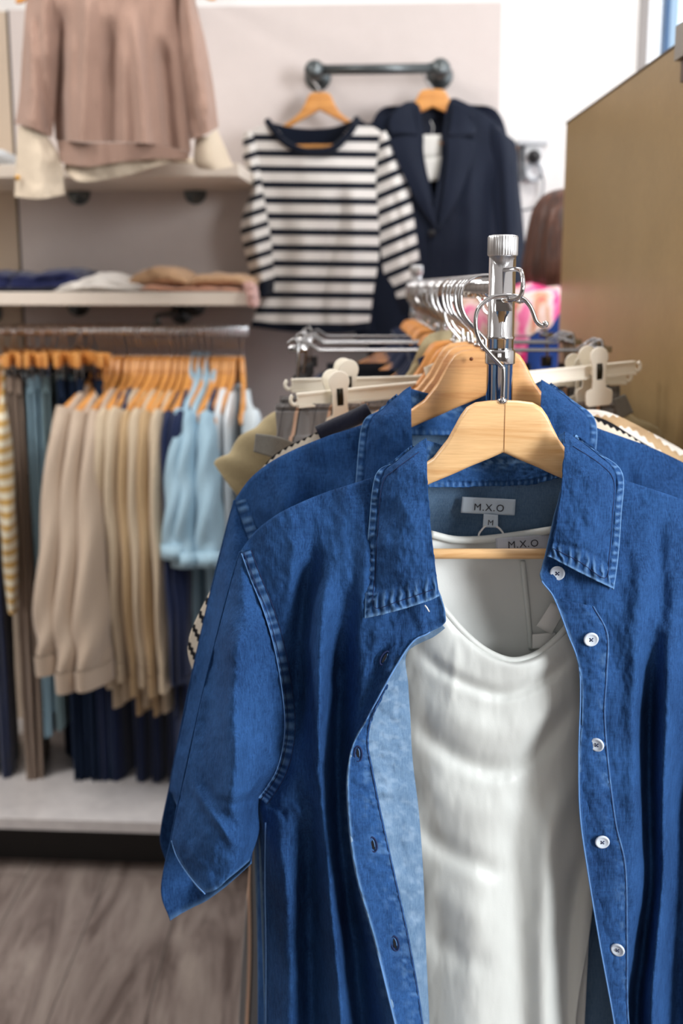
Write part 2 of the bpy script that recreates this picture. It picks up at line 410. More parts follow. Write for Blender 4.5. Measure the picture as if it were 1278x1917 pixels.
# --------- platform
_, zp0 = WX(150, 1556, .64); _, zp1 = WX(150, 1536, .64)
t = thing('display_platform', 'low white display platform with glossy top under the clothes rail', 'platform', tuple(wall_pt(-.6, .3, 0)))
pm, nt, b = new_mat('platform_white'); b.inputs['Base Color'].default_value = (*lin(205, 200, 200), 1); b.inputs['Roughness'].default_value = .18
n_ = noise(nt, coords(nt), 30, 3); r_ = ramp(nt, [(.3, lin(198, 194, 194)), (.7, lin(210, 206, 205))]); nt.links.new(n_, r_.inputs[0]); nt.links.new(r_.outputs[0], b.inputs['Base Color'])
MB().box((-2.0, .0, zp0), (.28, .64, zp1), wfr).build('platform_top', pm, t, False)
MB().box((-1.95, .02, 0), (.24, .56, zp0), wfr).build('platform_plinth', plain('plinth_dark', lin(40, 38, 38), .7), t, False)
# --------- divider panel on the right
DIV = fabric('panel_laminate', lin(168, 142, 100), .06, .5, 0, 220, .05)
DIV.node_tree.nodes['Principled BSDF'].inputs['Roughness'].default_value = .33
pf = W(1060, 232, 2.30); 
fx = pf[0]; zt = pf[2]; sl = (630 - 639) / FPX     # plan direction of the panel
def pfr(a, y, z): return (fx + (y - 2.30) * sl + a, y, z)
t = thing('divider_panel', 'tall tan laminate divider panel right of the clothes rack', 'panel', (float(fx) + .02, 1.7, 0))
b_ = MB().box((0, 1.20, 0), (.022, 2.30, zt), pfr).build('panel_board', DIV, t, False)
MB().box((-.0015, 1.20, zt), (.0235, 2.302, zt + .003), pfr).build('edge_strip', plain('panel_edge_dark', lin(92, 80, 60), .5), t, False)
cp = None
for k, (Yc) in enumerate([1.555]):
    mb = MB().box((-.008, Yc - .08, zt - .022), (.03, Yc, zt + .02), pfr)
    mb.build('top_clamp', plain('clamp_grey', lin(150, 146, 138), .4, .3), t, False)
    MB().box((-.0022, Yc - .12, zt - .05), (.0, Yc - .012, zt - .022), pfr).build('clamp_pad', plain('clamp_pad_brown', lin(92, 76, 64), .5), t, False)
# --------- wall socket
SOC = plain('socket_white', lin(226, 228, 230), .4); BLK = plain('black_plastic', lin(24, 24, 27), .4)
xs0, zs1 = WX(982, 272, 0); xs1, zs0 = WX(1012, 335, 0)
t = thing('wall_socket', 'white double wall socket with black plug and hanging grey cable beside the navy blazer', 'socket', tuple(wall_pt((xs0 + xs1) / 2, -.02, zs0)))
mb = MB().box((xs0, -.02, zs0), (xs1, .008, zs1), wfr); o = mb.build('socket_plate', SOC, t, False); md = o.modifiers.new('b', 'BEVEL'); md.width = .004; md.segments = 3
MB().box((xs0 - .008, -.02, zs0 - .004), (xs0 + .002, .004, zs1 + .006), wfr).build('plate_edge', plain('socket_edge_grey', lin(96, 102, 108), .4), t, False)
MB().box((xs0 - .02, -.02, zs1), (xs1 + .015, .02, zs1 + .012), wfr).build('top_cap', plain('socket_cap_grey', lin(196, 200, 204), .4), t, False)
xc, zc = WX(1001, 292, .03)
def lfr(x, z): return lambda a, b__, c: wall_pt(x + a, b__, z + c)
MB().lathe([(.016, .0), (.018, .012), (.014, .035), (.008, .042)], (0, 0, 0), 'y', 20, lfr(xc, zc)).build('black_plug', BLK, t)
xc2, zc2 = WX(1000, 322, .02)
mb = MB().lathe([(.024, 0), (.024, .012), (.019, .014), (.017, .006), (.0, .006)], (0, 0, 0), 'y', 28, lfr(xc2, zc2)); mb.build('round_socket', plain('round_socket_grey', lin(178, 184, 190), .35), t)
cpts = []
for px, py, d in [(1003, 296, .03), (1012, 318, .03), (1017, 345, .01), (1012, 372, .006), (996, 390, .004), (975, 393, .0), (950, 391, -.005)]:
    x, z = WX(px, py, d); cpts.append(wall_pt(x, max(d, -.012), z))
MB().tube(cpts, .0028, 8, smooth=40).build('cable', plain('cable_grey', lin(120, 124, 130), .5), t)
# --------- camera
cam = bpy.data.cameras.new('camera'); co = bpy.data.objects.new('camera', cam); COL.objects.link(co)
co.location = (0, 0, CH); co.rotation_euler = (R(90) - PITCH, 0, 0)
cam.sensor_fit = 'VERTICAL'; cam.sensor_height = 36; cam.sensor_width = 24; cam.lens = FPX / 1917 * 36
cam.shift_x = 0; cam.clip_start = .05
cam.dof.use_dof = True; cam.dof.focus_distance = .93; cam.dof.aperture_fstop = 5.6
S.camera = co
# --------- lights
def area(name, loc, to, size, power, col, sy=None):
    l = bpy.data.lights.new(name, 'AREA'); l.energy = power; l.color = col; l.size = size
    if sy: l.shape = 'RECTANGLE'; l.size_y = sy
    o = bpy.data.objects.new(name, l); COL.objects.link(o); o.location = loc
    o.rotation_euler = (Vector(to) - Vector(loc)).to_track_quat('-Z', 'Y').to_euler(); return o
area('shop_window_light', (2.4, -1.3, 1.9), (.1, .95, 1.15), 0.9, 135, (.95, .97, 1.0), 1.5)
area('shop_front_light', (-.6, -2.6, 1.9), (0, 2, 1.2), 1.8, 12, (1, .98, .96), 1.2)
area('back_window_light', tuple(wall_pt(wx0 + .6, .02, 1.8)), (.2, .5, 1.2), 1.0, 24, (.86, .93, 1.0), 1.4)
for i, (x, y, e) in enumerate([(-1.2, 1.8, 19), (.7, 1.8, 20), (-2.1, 1.4, 44), (1.0, .2, 6)]):  # the strong far-left lamp is added fill for the boards under the shelves
    area('ceiling_and_fill_light', (x, y, 2.93), (x, y, 0), .6, e, (1, .97, .94))
w = bpy.data.worlds.new('world'); S.world = w; w.use_nodes = True
nt = w.node_tree; bg = nt.nodes['Background']; bg.inputs[0].default_value = (.80, .90, 1.0, 1); bg.inputs[1].default_value = 2.2
S.view_settings.view_transform = 'Standard'; S.view_settings.look = 'None'; S.view_settings.exposure = 0.0; S.view_settings.gamma = 1
# ================================================================== hangers
HX = [0, .012, .024, .031, .036, .045, .058, .075, .10, .13, .165, .20, .216]
HT = [0, -.0005, -.002, -.006, -.013, -.031, -.048, -.060, -.074, -.088, -.105, -.124, -.136]
HB = [-.0435, -.049, -.054, -.057, -.0595, -.0635, -.069, -.077, -.089, -.106, -.127, -.146, -.149]
def hanger_top(x): return np.interp(abs(x), HX, HT)
def hook_pts(stem=.027, k=1.0):
    """hook path, local: z=0 is the underside of the bow, neck of the hanger at -(.0566+stem)*k"""
    p = [(-.002, -.0566 - stem), (-.002, -.0590), (-.0035, -.0555), (-.013, -.0455), (-.021, -.036), (-.0252, -.025), (-.0252, -.013), (-.021, -.005), (-.012, .0005), (0, .0018),
         (.011, .0), (.0175, -.0055), (.021, -.012), (.024, -.019), (.0285, -.0225), (.0315, -.021)]
    q = [(x, z) if z > -.056 else (x, z) for x, z in p]
    return [(x * k, 0, z * k + (1 - k) * 0) for x, z in q]
def make_wood_hanger(mat=None, stem=.027, k=1.0, name='wooden_hanger', bar=True):
    mat = mat or WOOD
    t = thing(name, 'x', 'hanger')
    hk = (.0566 + stem) * k
    xs = np.concatenate([np.linspace(-.216, -.04, 30), np.linspace(-.038, .038, 33), np.linspace(.04, .216, 30)])
    Rg = []
    for x in xs:
        a = abs(x); zt = np.interp(a, HX, HT); zb = np.interp(a, HX, HB); th = .0068 - .002 * a / .216
        if a > .205: q = (a - .205) / .011; zt -= .005 * q * q; zb += .004 * q * q; th *= 1 - .55 * q * q
        y0 = .022 * max(0, (a - .05) / .166) ** 1.5 + .004; r = min(.0045, (zt - zb) * .3, th * .85); ring = []
        for cx_, cz_, a0 in ((th - r, zt - r, 0), (-(th - r), zt - r, 90), (-(th - r), zb + r, 180), (th - r, zb + r, 270)):
            for q in (0, 22.5, 45, 67.5, 90): ang = R(a0 + q); ring.append((x, y0 + cx_ + r * math.cos(ang), cz_ + r * math.sin(ang) - hk))
        Rg.append(ring)
    MB().rings(np.array(Rg)).build('hanger_body', mat, t)
    mb = MB(); mb.tube([(0, .004 - .0072, -hk - .0435 ), (0, .004 - .0073, -hk - .0005)], .00022, 4); mb.build('center_joint', plain('joint_line', lin(168, 112, 66), .6) if 'joint_line' not in MATS else MATS['joint_line'], t)
    if bar: MB().tube([(-.188, .026, -hk - .131), (-.15, .017, -hk - .131), (-.11, .008, -hk - .131), (-.08, .004, -hk - .131), (.08, .004, -hk - .131), (.11, .008, -hk - .131), (.15, .017, -hk - .131), (.188, .026, -hk - .131)], .0046, 12).build('trouser_bar', mat, t)
    P = cr(np.array(hook_pts(stem, k)), 90)
    mb = MB().tube(P, .0018, 10); e = P[-1]
    mb.lathe([(.0, -.0028), (.0018, -.0024), (.0028, -.0004), (.0024, .0016), (0, .0027)], e, 'z', 10); mb.lathe([(.0042, -hk - .002), (.0042, -hk + .0008), (.003, -hk + .0016), (.002, -hk + .0017)], (-.002 * k, 0, 0), 'z', 14)
    mb.build('hook', CHROME, t)
    return t
def dup(root, loc, rotz=None, label=None, group=None, rot=None):
    r = root.copy(); COL.objects.link(r); r.location = loc
    if rotz is not None: r.rotation_euler = (0, 0, rotz)
    if rot is not None: r.rotation_euler = rot
    if label: r['label'] = label
    if group: r['group'] = group
    for ch in list(root.children):
        c = ch.copy(); COL.objects.link(c); c.parent = r
        for g in ch.children:
            d = g.copy(); COL.objects.link(d); d.parent = c
    return r
# ================================================================== the denim shirt
def shirt(tf, label, res=1.0, dz=0, full=True):
    """tf maps a photo point + depth of the front shirt to the shirt being made"""
    c0 = W(*tf(950, 745, .95))
    t = thing('denim_shirt', label, 'shirt', tuple(c0))
    n = lambda v: max(8, int(v * res))
    kw = dict(tf=tf)
    pk = lambda x, a, b: np.exp(-((x - a) / b) ** 2)
    # --- left front
    rows = [
     [(450, 1031, .972), (468, 1004, .966), (520, 962, .957), (600, 925, .951), (690, 896, .948), (760, 872, .948), (797, 868, .950)],
     [(476, 1105, .962), (560, 1085, .940), (650, 1065, .933), (740, 1055, .930), (808, 1050, .930)],
     [(503, 1185, .958), (580, 1170, .936), (660, 1160, .929), (760, 1150, .925), (833, 1146, .922)],
     [(512, 1212, .957), (585, 1195, .935), (670, 1180, .928), (770, 1175, .926), (829, 1170, .924)],
     [(520, 1245, .957), (590, 1225, .935), (670, 1212, .928), (740, 1200, .927), (800, 1186, .925)],
     [(527, 1285, .957), (590, 1260, .935), (650, 1245, .928), (710, 1230, .927), (762, 1214, .923)],
     [(532, 1345, .960), (570, 1340, .938), (610, 1340, .930), (650, 1342, .926), (690, 1340, .915)],
     [(525, 1430, .966), (560, 1430, .942), (590, 1430, .932), (620, 1430, .926), (653, 1428, .908)],
     [(483, 1494, .978), (530, 1505, .945), (575, 1510, .933), (615, 1515, .926), (651, 1520, .905)],
     [(489, 1610, .982), (530, 1620, .946), (580, 1625, .933), (625, 1630, .926), (665, 1632, .904)],
     [(494, 1760, .985), (545, 1765, .946), (600, 1765, .933), (650, 1765, .926), (702, 1765, .903)],
     [(495, 1917, .987), (550, 1920, .946), (620, 1920, .933), (680, 1920, .926), (740, 1920, .903)],
     [(494, 2100, .99), (560, 2100, .946), (640, 2100, .933), (710, 2100, .926), (785, 2100, .905)],
     [(490, 2330, .99), (560, 2350, .946), (660, 2370, .933), (730, 2380, .926), (800, 2380, .91)]]
    folds = [([(600, 985), (572, 1120), (558, 1300), (560, 1420)], 27, -.030), ([(610, 960), (598, 1150), (600, 1400), (618, 1640), (640, 1917), (660, 2300)], 19, .026, (0, 1)),
             ([(660, 1050), (640, 1200), (632, 1420), (640, 1600), (668, 1800), (700, 2100)], 27, -.044, (0, 1)), ([(575, 1440), (578, 1600), (582, 1800), (588, 2200)], 28, -.042, (0, 1)),
             ([(530, 1560), (540, 1750), (545, 2100)], 20, .008, (0, 1)), ([(690, 960), (680, 1100), (664, 1260)], 12, .006),
             ([(540, 1500), (575, 1540), (560, 1560)], 9, .005), ([(560, 990), (545, 1090), (552, 1200)], 14, .005), ([(500, 1500), (540, 1530)], 6, -.005),
             ([(730, 1180), (700, 1260), (668, 1370)], 12, -.007), ([(655, 1620), (690, 1760), (720, 1917)], 9, .004)]
    def wear(u, v, x, y):
        return .55 * np.exp(-((1 - u) / .006) ** 2) + .20 * np.clip(fbm(x / 40, y / 9, 4) + .1, 0, 1) * np.exp(-((1 - u) / .05) ** 2) + .25 * np.exp(-(u / .02) ** 2) * np.clip(fbm(x / 20, y / 6, 8), 0, 1)
    LF = cloth('front_panel', rows, DEN, t, n(150), n(300), folds, [(.0045, 75, 160, 1), (.0018, 26, 50, 5), (.0006, 10, 15, 9)], wear=wear, **kw)
    # --- inside of the turned-back left front: placket band and lighter inner cloth
    E = [(829, 1172, .928), (800, 1187, .926), (760, 1217, .924), (722, 1280, .921), (690, 1342, .916), (663, 1390, .911), (652, 1440, .907), (652, 1520, .9055), (666, 1632, .9045), (703, 1765, .9035), (741, 1920, .9035), (786, 2100, .906), (801, 2380, .912)]
    Rr = [(833, 1176), (812, 1192), (762, 1222), (764, 1282), (768, 1342), (770, 1392), (774, 1440), (784, 1522), (792, 1634), (797, 1767), (804, 1920), (812, 2100), (822, 2380)]
    rows = [[E[i], tuple((np.array(E[i]) * .5 + np.array((*Rr[i], .948)) * .5)), (*Rr[i], .949)] for i in range(len(E))]
    def inx(u, v, x, y): return (-.0025 * fbm(x / 30, y / 26, 21) - .001 * fbm(x / 10, y / 14, 22)) * np.clip(u * 8, 0, 1) * np.clip((1 - u) * 4, .15, 1)
    def inw(u, v, x, y): return .5 * np.clip(fbm(x / 14, y / 10, 23), 0, 1)
    IN = cloth('inner_facing', rows, DEN2, t, n(60), n(240), (), None, extra=inx, wear=inw, **kw)
    B = [None, None, None, (726, 1283), (697, 1345), (690, 1392), (698, 1440), (714, 1522), (739, 1634), (768, 1767), (793, 1920), (811, 2100), (821, 2380)]
    rows = [[(E[i][0], E[i][1], E[i][2] - .0005), (B[i][0], B[i][1], E[i][2] + (B[i][0] - E[i][0]) / max(1, Rr[i][0] - E[i][0]) * .036 * .8 - .0035)] for i in range(3, len(E))]
    bw = lambda u, v, x, y: .8 * np.exp(-(u / .045) ** 2) + .35 * np.clip(fbm(x / 12, y / 7, 24), 0, 1) * np.exp(-((u - .8) / .3) ** 2)
    bx = lambda u, v, x, y: -.0012 * fbm(x / 16, y / 12, 25) + .0006 * np.sin(y / 4.3 + fbm(x / 20, y / 20, 3) * 3) * np.exp(-((u - .85) / .15) ** 2)
    PB = cloth('placket_band', rows, DEN, t, n(30), n(260), (), None, extra=bx, wear=bw, **kw)
    # --- right front
    rows = [
     [(1060, 868, .95), (1110, 868, .948), (1165, 897, .948), (1240, 922, .951), (1300, 945, .955), (1380, 985, .962), (1448, 1031, .972)],
     [(1020, 1040, .930), (1100, 1055, .930), (1200, 1065, .932), (1310, 1085, .940), (1424, 1105, .962)],
     [(1012, 1082, .922), (1100, 1120, .926), (1190, 1140, .930), (1300, 1160, .937), (1400, 1170, .958)],
     [(1036, 1118, .923), (1110, 1150, .926), (1190, 1180, .930), (1290, 1210, .936), (1385, 1235, .957)],
     [(1062, 1185, .922), (1125, 1210, .925), (1190, 1230, .929), (1280, 1270, .936), (1375, 1290, .957)],
     [(1085, 1260, .921), (1140, 1275, .924), (1190, 1290, .929), (1270, 1330, .936), (1367, 1350, .960)],
     [(1083, 1410, .920), (1135, 1415, .924), (1185, 1420, .929), (1260, 1430, .936), (1375, 1435, .966)],
     [(1085, 1520, .919), (1140, 1520, .923), (1190, 1520, .929), (1270, 1510, .936), (1417, 1496, .978)],
     [(1098, 1620, .918), (1150, 1620, .922), (1200, 1620, .928), (1280, 1620, .936), (1410, 1610, .982)],
     [(1122, 1765, .918), (1165, 1765, .922), (1210, 1765, .928), (1290, 1765, .936), (1405, 1760, .985)],
     [(1150, 1920, .918), (1190, 1920, .922), (1225, 1920, .928), (1300, 1920, .936), (1404, 1917, .987)],
     [(1175, 2100, .918), (1220, 2100, .924), (1260, 2100, .928), (1320, 2100, .936), (1404, 2100, .99)],
     [(1180, 2380, .92), (1230, 2380, .926), (1270, 2370, .93), (1330, 2350, .938), (1406, 2330, .99)]]
    folds = [([(1225, 1130), (1216, 1300), (1214, 1500), (1220, 1640), (1204, 1780), (1190, 1917), (1200, 2300)], 17, -.040, (0, 1)),
             ([(1200, 1000), (1190, 1200), (1186, 1400), (1196, 1560), (1200, 1620)], 20, .009), ([(1262, 1050), (1250, 1300), (1240, 1560), (1228, 1750), (1222, 1917), (1230, 2300)], 18, .018, (0, 1)),
             ([(1290, 1300), (1280, 1600), (1266, 1917), (1270, 2300)], 34, -.042, (0, 1)), ([(1340, 1300), (1330, 1700), (1330, 2300)], 22, .012, (0, 1)), ([(1230, 960), (1238, 1080), (1232, 1180)], 14, -.006)]
    wear = lambda u, v, x, y: .5 * np.exp(-(u / .006) ** 2)
    RF = cloth('front_panel', rows, DEN, t, n(140), n(280), folds, [(.003, 75, 170, 31), (.0012, 24, 46, 35), (.0005, 9, 14, 39)], wear=wear, **kw)
    E2 = [(1037, 1120), (1063, 1187), (1086, 1262), (1089, 1335), (1084, 1412), (1086, 1521), (1099, 1620), (1123, 1765), (1151, 1918), (1176, 2100), (1181, 2380)]
    B2 = [(1112, 1135), (1138, 1187), (1137, 1262), (1133, 1335), (1140, 1430), (1154, 1541), (1172, 1625), (1175, 1765), (1178, 1918), (1204, 2100), (1212, 2380)]
    rows = [[(a[0], a[1], .9195), ((a[0] + b[0]) / 2, (a[1] + b[1]) / 2, .9178), (b[0], b[1], .9215)] for a, b in zip(E2, B2)]
    bw = lambda u, v, x, y: .7 * np.exp(-(u / .05) ** 2) + .3 * np.clip(fbm(x / 12, y / 7, 44), 0, 1) * np.exp(-((u - .9) / .2) ** 2) + .4 * np.exp(-((u - 1) / .03) ** 2)
    bx = lambda u, v, x, y: -.0013 * fbm(x / 18, y / 16, 45) + .0006 * np.sin(y / 4.6 + fbm(x / 20, y / 20, 3) * 3) * np.exp(-((u - .85) / .15) ** 2)
    PR = cloth('placket_band', rows, DEN, t, n(36), n(260), (), None, extra=bx, wear=bw, **kw)
    # --- sleeves (the right one mirrors the left)
    def mir(p): return (1898 - p[0],) + tuple(p[1:])
    sl_rows = [
     [(449, 1033, .973), (453, 1037, .972)],
     [(434, 1085, .975), (452, 1088, .962), (476, 1105, .960)],
     [(413, 1165, .978), (455, 1168, .948), (503, 1185, .956)],
     [(391, 1250, .980), (452, 1250, .938), (521, 1250, .955)],
     [(371, 1335, .982), (446, 1335, .930), (533, 1345, .957)],
     [(351, 1430, .984), (440, 1430, .925), (525, 1430, .962)],
     [(333, 1510, .985), (405, 1515, .928), (445, 1510, .925), (486, 1494, .972)],
     [(321, 1572, .986), (365, 1590, .945), (415, 1600, .925), (450, 1590, .928), (485, 1556, .965)],
     [(324, 1580, .986), (346, 1628, .962), (384, 1673, .938), (428, 1645, .928), (467, 1612, .955)]]
    sf = [([(440, 1120), (436, 1300), (438, 1450), (430, 1560)], 22, .018), ([(352, 1458), (400, 1530), (450, 1596)], 8, .007), ([(370, 1450), (412, 1510), (460, 1568)], 9, -.004), ([(480, 1490), (440, 1505), (400, 1490)], 8, -.004),
          ([(500, 1440), (470, 1478), (440, 1486)], 7, .004), ([(405, 1150), (392, 1300), (380, 1420)], 16, -.005)]
    back_rows = [
     [(448, 1033, .975), (453, 1037, .974)],
     [(412, 1165, .982), (450, 1165, 1.0), (500, 1185, .975)],
     [(370, 1335, .986), (446, 1335, 1.012), (530, 1345, .98)],
     [(332, 1510, .989), (400, 1500, 1.01), (480, 1494, .98)],
     [(319, 1572, .990), (400, 1560, 1.006), (484, 1556, .972)],
     [(302, 1665, .992), (345, 1650, 1.004), (400, 1620, 1.0), (472, 1590, .972)],
     [(318, 1724, .992), (350, 1704, .992), (385, 1686, .985), (430, 1652, .978), (469, 1616, .966)]]
    for sgn in (0, 1):
        m = (lambda rr: [[mir(p) for p in r][::-1] for r in rr]) if sgn else (lambda rr: rr)
        mf = [([mir(p)[:2] for p in f[0]],) + tuple(f[1:]) for f in sf] if sgn else sf
        sw = lambda u, v, x, y: .35 * np.exp(-((v - 1) / .012) ** 2)
        SLV = cloth('sleeve', m(sl_rows), DEN, t, n(110), n(200), mf, [(.0035, 60, 90, 51), (.0015, 24, 34, 52), (.0005, 10, 13, 53)], wear=sw, **kw)
        CB = cloth('sleeve_back', m(back_rows), DEN, t, n(60), n(90), (), [(.0015, 30, 50, 54)], wear=lambda u, v, x, y: .4 * np.exp(-((v - 1) / .02) ** 2), **kw)
        # armhole seam: two rows of stitches and a raised, puckered band on the body side
        seam = [(452, 1036), (470, 1085), (494, 1145), (513, 1210), (526, 1280), (533, 1345), (530, 1395), (518, 1440), (500, 1472), (484, 1494)]
        if sgn: seam = [mir(p) for p in seam]
        def Ys(q):                                     # the seam sits on whichever cloth is nearer
            a, b = tf(*q, 1.)[:2]; return a, b
        P = cr(np.array([tf(*q, 1.)[:2] for q in seam]), 130); body = RF if sgn else LF
        T = np.gradient(P, axis=0); T /= np.linalg.norm(T, axis=1)[:, None]; Nn = np.stack([-T[:, 1], T[:, 0]], -1) * (1 if sgn else -1)
        rowsP = []; WE = []
        for j, off in enumerate([-2, 0, 5, 10, 15, 19]):
            Q = P + Nn * off
            Y = np.array([min(body.Yat(a, b), SLV.Yat(a, b) if off < 3 else 9) for a, b in Q]); Y = np.convolve(np.pad(Y, 3, 'edge'), np.ones(7) / 7, 'valid')
            ph = np.arange(len(P)); amp = [0, 1.5, 1, 1.5, 1, 0][j]
            rowsP.append(W(Q[:, 0], Q[:, 1], Y - [.0004, .0018, .0022, .0022, .0018, .0004][j] - .0004 * amp * np.sin(ph * 1.35 + np.sin(ph * .37) * 1.5)))
            WE.append(np.clip(.25 + .55 * np.sin(ph * 1.35 + np.sin(ph * .37) * 1.5), 0, .7) * [0.2, .6, .8, .8, .5, .2][j])
        Vs = np.array(rowsP); a_, b_ = Vs.shape[:2]; idx = np.arange(a_ * b_).reshape(a_, b_)
        Fq = np.stack([idx[:-1, :-1], idx[:-1, 1:], idx[1:, 1:], idx[1:, :-1]], -1).reshape(-1, 4).tolist()
        mobj('armhole_seam', Vs, Fq, DEN, t, True, None, np.array(WE))
        if full:
            mb = MB(); mb.tube(rowsP[2] - np.array([0, .0006, 0]), .00045, 5); mb.tube(rowsP[5] - np.array([0, .0003, 0]), .00035, 5); mb.build('seam_stitching', THREAD, t)
            mb = MB(); mb.tube(rowsP[1] - np.array([0, .0004, 0]), .00045, 5); mb.build('seam_edge', THREADL, t)
            hem = [(321, 1574), (330, 1602), (346, 1629), (366, 1655), (384, 1674)]
            if sgn: hem = [mir(p) for p in hem]
            hem = [tf(*q, 1.)[:2] for q in hem]
            MB().tube(SLV.path(hem, 50, -.0006), .0006, 6).build('cuff_stitching', THREADL, t)
    # --- back of the shirt, seen inside through the opening
    rows = [
     [(797, 868, .953), (840, 878, .985), (925, 882, .998), (1010, 878, .985), (1060, 868, .953)],
     [(640, 930, .965), (780, 930, .99), (925, 935, 1.002), (1080, 930, .99), (1240, 930, .965)],
     [(455, 1037, .976), (650, 1040, 1.004), (925, 1040, 1.012), (1200, 1040, 1.004), (1443, 1037, .976)],
     [(520, 1240, .985), (700, 1240, 1.006), (925, 1240, 1.014), (1180, 1240, 1.006), (1378, 1240, .985)],
     [(528, 1440, .985), (700, 1450, 1.010), (925, 1450, 1.018), (1180, 1450, 1.010), (1370, 1440, .985)],
     [(486, 1500, .986), (700, 1500, 1.012), (925, 1500, 1.02), (1180, 1500, 1.012), (1414, 1500, .986)],
     [(495, 1917, .994), (700, 1917, 1.015), (925, 1917, 1.025), (1180, 1917, 1.015), (1403, 1917, .994)],
     [(490, 2330, .994), (700, 2360, 1.015), (925, 2380, 1.025), (1180, 2360, 1.015), (1408, 2330, .994)]]
    BK = cloth('back_panel', rows, DEN2, t, n(70), n(90), (), [(.003, 60, 200, 61)], **kw)
    # --- collar stand behind the hanger, then the two leaves
    rows = [[(797, 824, .956), (850, 836, .975), (925, 838, .985), (1000, 832, .975), (1056, 810, .956)],
            [(799, 868, .955), (850, 878, .972), (925, 880, .982), (1000, 874, .972), (1054, 850, .955)],
            [(801, 912, .953), (850, 912, .968), (925, 910, .978), (1000, 906, .968), (1050, 892, .953)]]
    cw = lambda u, v, x, y: .65 * np.clip(fbm(x / 9, y / 5, 71) + .25, 0, 1) * np.exp(-((v - .30) / .16) ** 2) + .5 * np.clip(np.sin(x * .55 + 2 * fbm(x / 30, y / 30, 2)), 0, 1) * np.exp(-((v - .93) / .07) ** 2)
    cloth('collar_stand', rows, DEN, t, n(90), n(36), (), None, extra=lambda u, v, x, y: .0012 * np.sin(x * .5) * np.exp(-((v - .9) / .1) ** 2) + .0015 * fbm(x / 12, y / 8, 72) - .002 * (v > .84), wear=cw, **kw)
    def leaf(rows, seed, edges):
        def ex(u, v, x, y):
            e = np.minimum(np.minimum(edges[0] * u + (1 - edges[0]) * (1 - u), 9), 1 - v)
            along = np.where(np.minimum(edges[0] * u + (1 - edges[0]) * (1 - u), 9) < (1 - v) * 1.6, y, x)
            return .0011 * np.sin(along * .42 + 2 * fbm(x / 25, y / 25, seed)) * np.exp(-((e - .055) / .05) ** 2) * (along != 0) - .0018 * np.exp(-((e - .13) / .02) ** 2) + .0026 * fbm(x / 45, y / 60, seed + 1) + .0010 * fbm(x / 16, y / 20, seed + 2)
        def we(u, v, x, y):
            e = np.minimum(edges[0] * u + (1 - edges[0]) * (1 - u), 1 - v)
            along = np.where(edges[0] * u + (1 - edges[0]) * (1 - u) < (1 - v) * 1.6, y, x)
            return .9 * np.exp(-(e / .012) ** 2) + .55 * np.clip(np.sin(along * .42 + 2 * fbm(x / 25, y / 25, seed)), 0, 1) * np.exp(-((e - .06) / .045) ** 2)
        return cloth('collar_leaf', rows, DEN, t, n(110), n(150), (), None, extra=ex, wear=we, thick=.0022, **kw)
    LL = leaf([[(770, 840, .935), (784, 828, .934), (797, 820, .934)],
               [(735, 865, .932), (770, 855, .922), (799, 858, .921)],
               [(702, 891, .932), (755, 895, .914), (800, 905, .912)],
               [(690, 985, .930), (750, 988, .911), (806, 985, .907)],
               [(685, 1075, .928), (750, 1072, .909), (813, 1048, .906)],
               [(682, 1158, .924), (745, 1143, .911), (805, 1124, .908), (822, 1116, .909)]], 81, (1,))
    RL = leaf([[(1057, 807, .934), (1064, 811, .934), (1075, 818, .935)],
               [(1056, 848, .921), (1090, 845, .922), (1122, 848, .932)],
               [(1052, 900, .912), (1110, 890, .914), (1165, 886, .932)],
               [(1046, 950, .908), (1105, 950, .910), (1163, 965, .930)],
               [(1038, 1000, .906), (1100, 1010, .908), (1157, 1045, .927)],
               [(1028, 1042, .907), (1085, 1072, .910), (1149, 1103, .924)]], 91, (0,))
    if full:
        st = [(784, 846), (738, 880), (716, 905), (707, 985), (702, 1075), (700, 1136), (745, 1126), (812, 1103)]
        MB().tube(LL.path([tf(*q, 1)[:2] for q in st], 160, -.0005), .0003, 5).build('collar_stitching', THREAD, t)
        st = [(1072, 835), (1122, 868), (1148, 900), (1146, 965), (1140, 1040), (1132, 1082), (1085, 1052), (1036, 1027)]
        MB().tube(RL.path([tf(*q, 1)[:2] for q in st], 160, -.0005), .0003, 5).build('collar_stitching', THREAD, t)
        # stitching along placket, side seam
        MB().tube(PR.path([(a - 3, b) for a, b in B2], 200, -.0005), .0003, 5).build('placket_stitching', THREAD, t)
        MB().tube(PB.path([(a[0] - 3, a[1]) for a in B[3:]], 200, -.0005), .0003, 5).build('placket_stitching', THREAD, t)
        mb = MB(); mb.tube(LF.edge('r', -.0012, .30, 1), .0007, 6); mb.build('front_edge', THREADL, t)
        mb = MB(); mb.tube(RF.edge('l', -.0026, .18, 1), .0006, 6); mb.build('front_edge', THREADL, t)
        MB().tube(LF.path([(497, 1540), (496, 1650), (498, 1780), (498, 1917)], 60, -.0008), .0007, 6).build('side_seam', THREADL, t)
        # buttons
        BUT = plain('shell_button', lin(205, 216, 228), .3)
        for (bx_, by_, tw) in ((1043, 1073, .2), (1106, 1197, 0), (1117, 1394, .5), (1127, 1576, .1), (1156, 1778, .5)):
            Yb = (PR if by_ > 1120 else RF).Yat(bx_, by_) - .0022
            p = W(bx_, by_, Yb); rm = Matrix.Rotation(-tw, 3, 'Z') @ Matrix.Rotation(.12, 3, 'X')
            fr = lambda a, b__, c: np.array(p) + np.array(rm @ Vector((a, -b__, c)))
            r0 = .0062
            mb = MB().lathe([(.0, -.0008), (r0 * .93, -.0008), (r0, 0), (r0, .0007), (r0 * .92, .0014), (r0 * .76, .0014), (r0 * .68, .0009), (r0 * .0, .0009)], (0, 0, 0), 'y', 30, fr)
            bo = mb.build('button', BUT, t)
            h = MB()
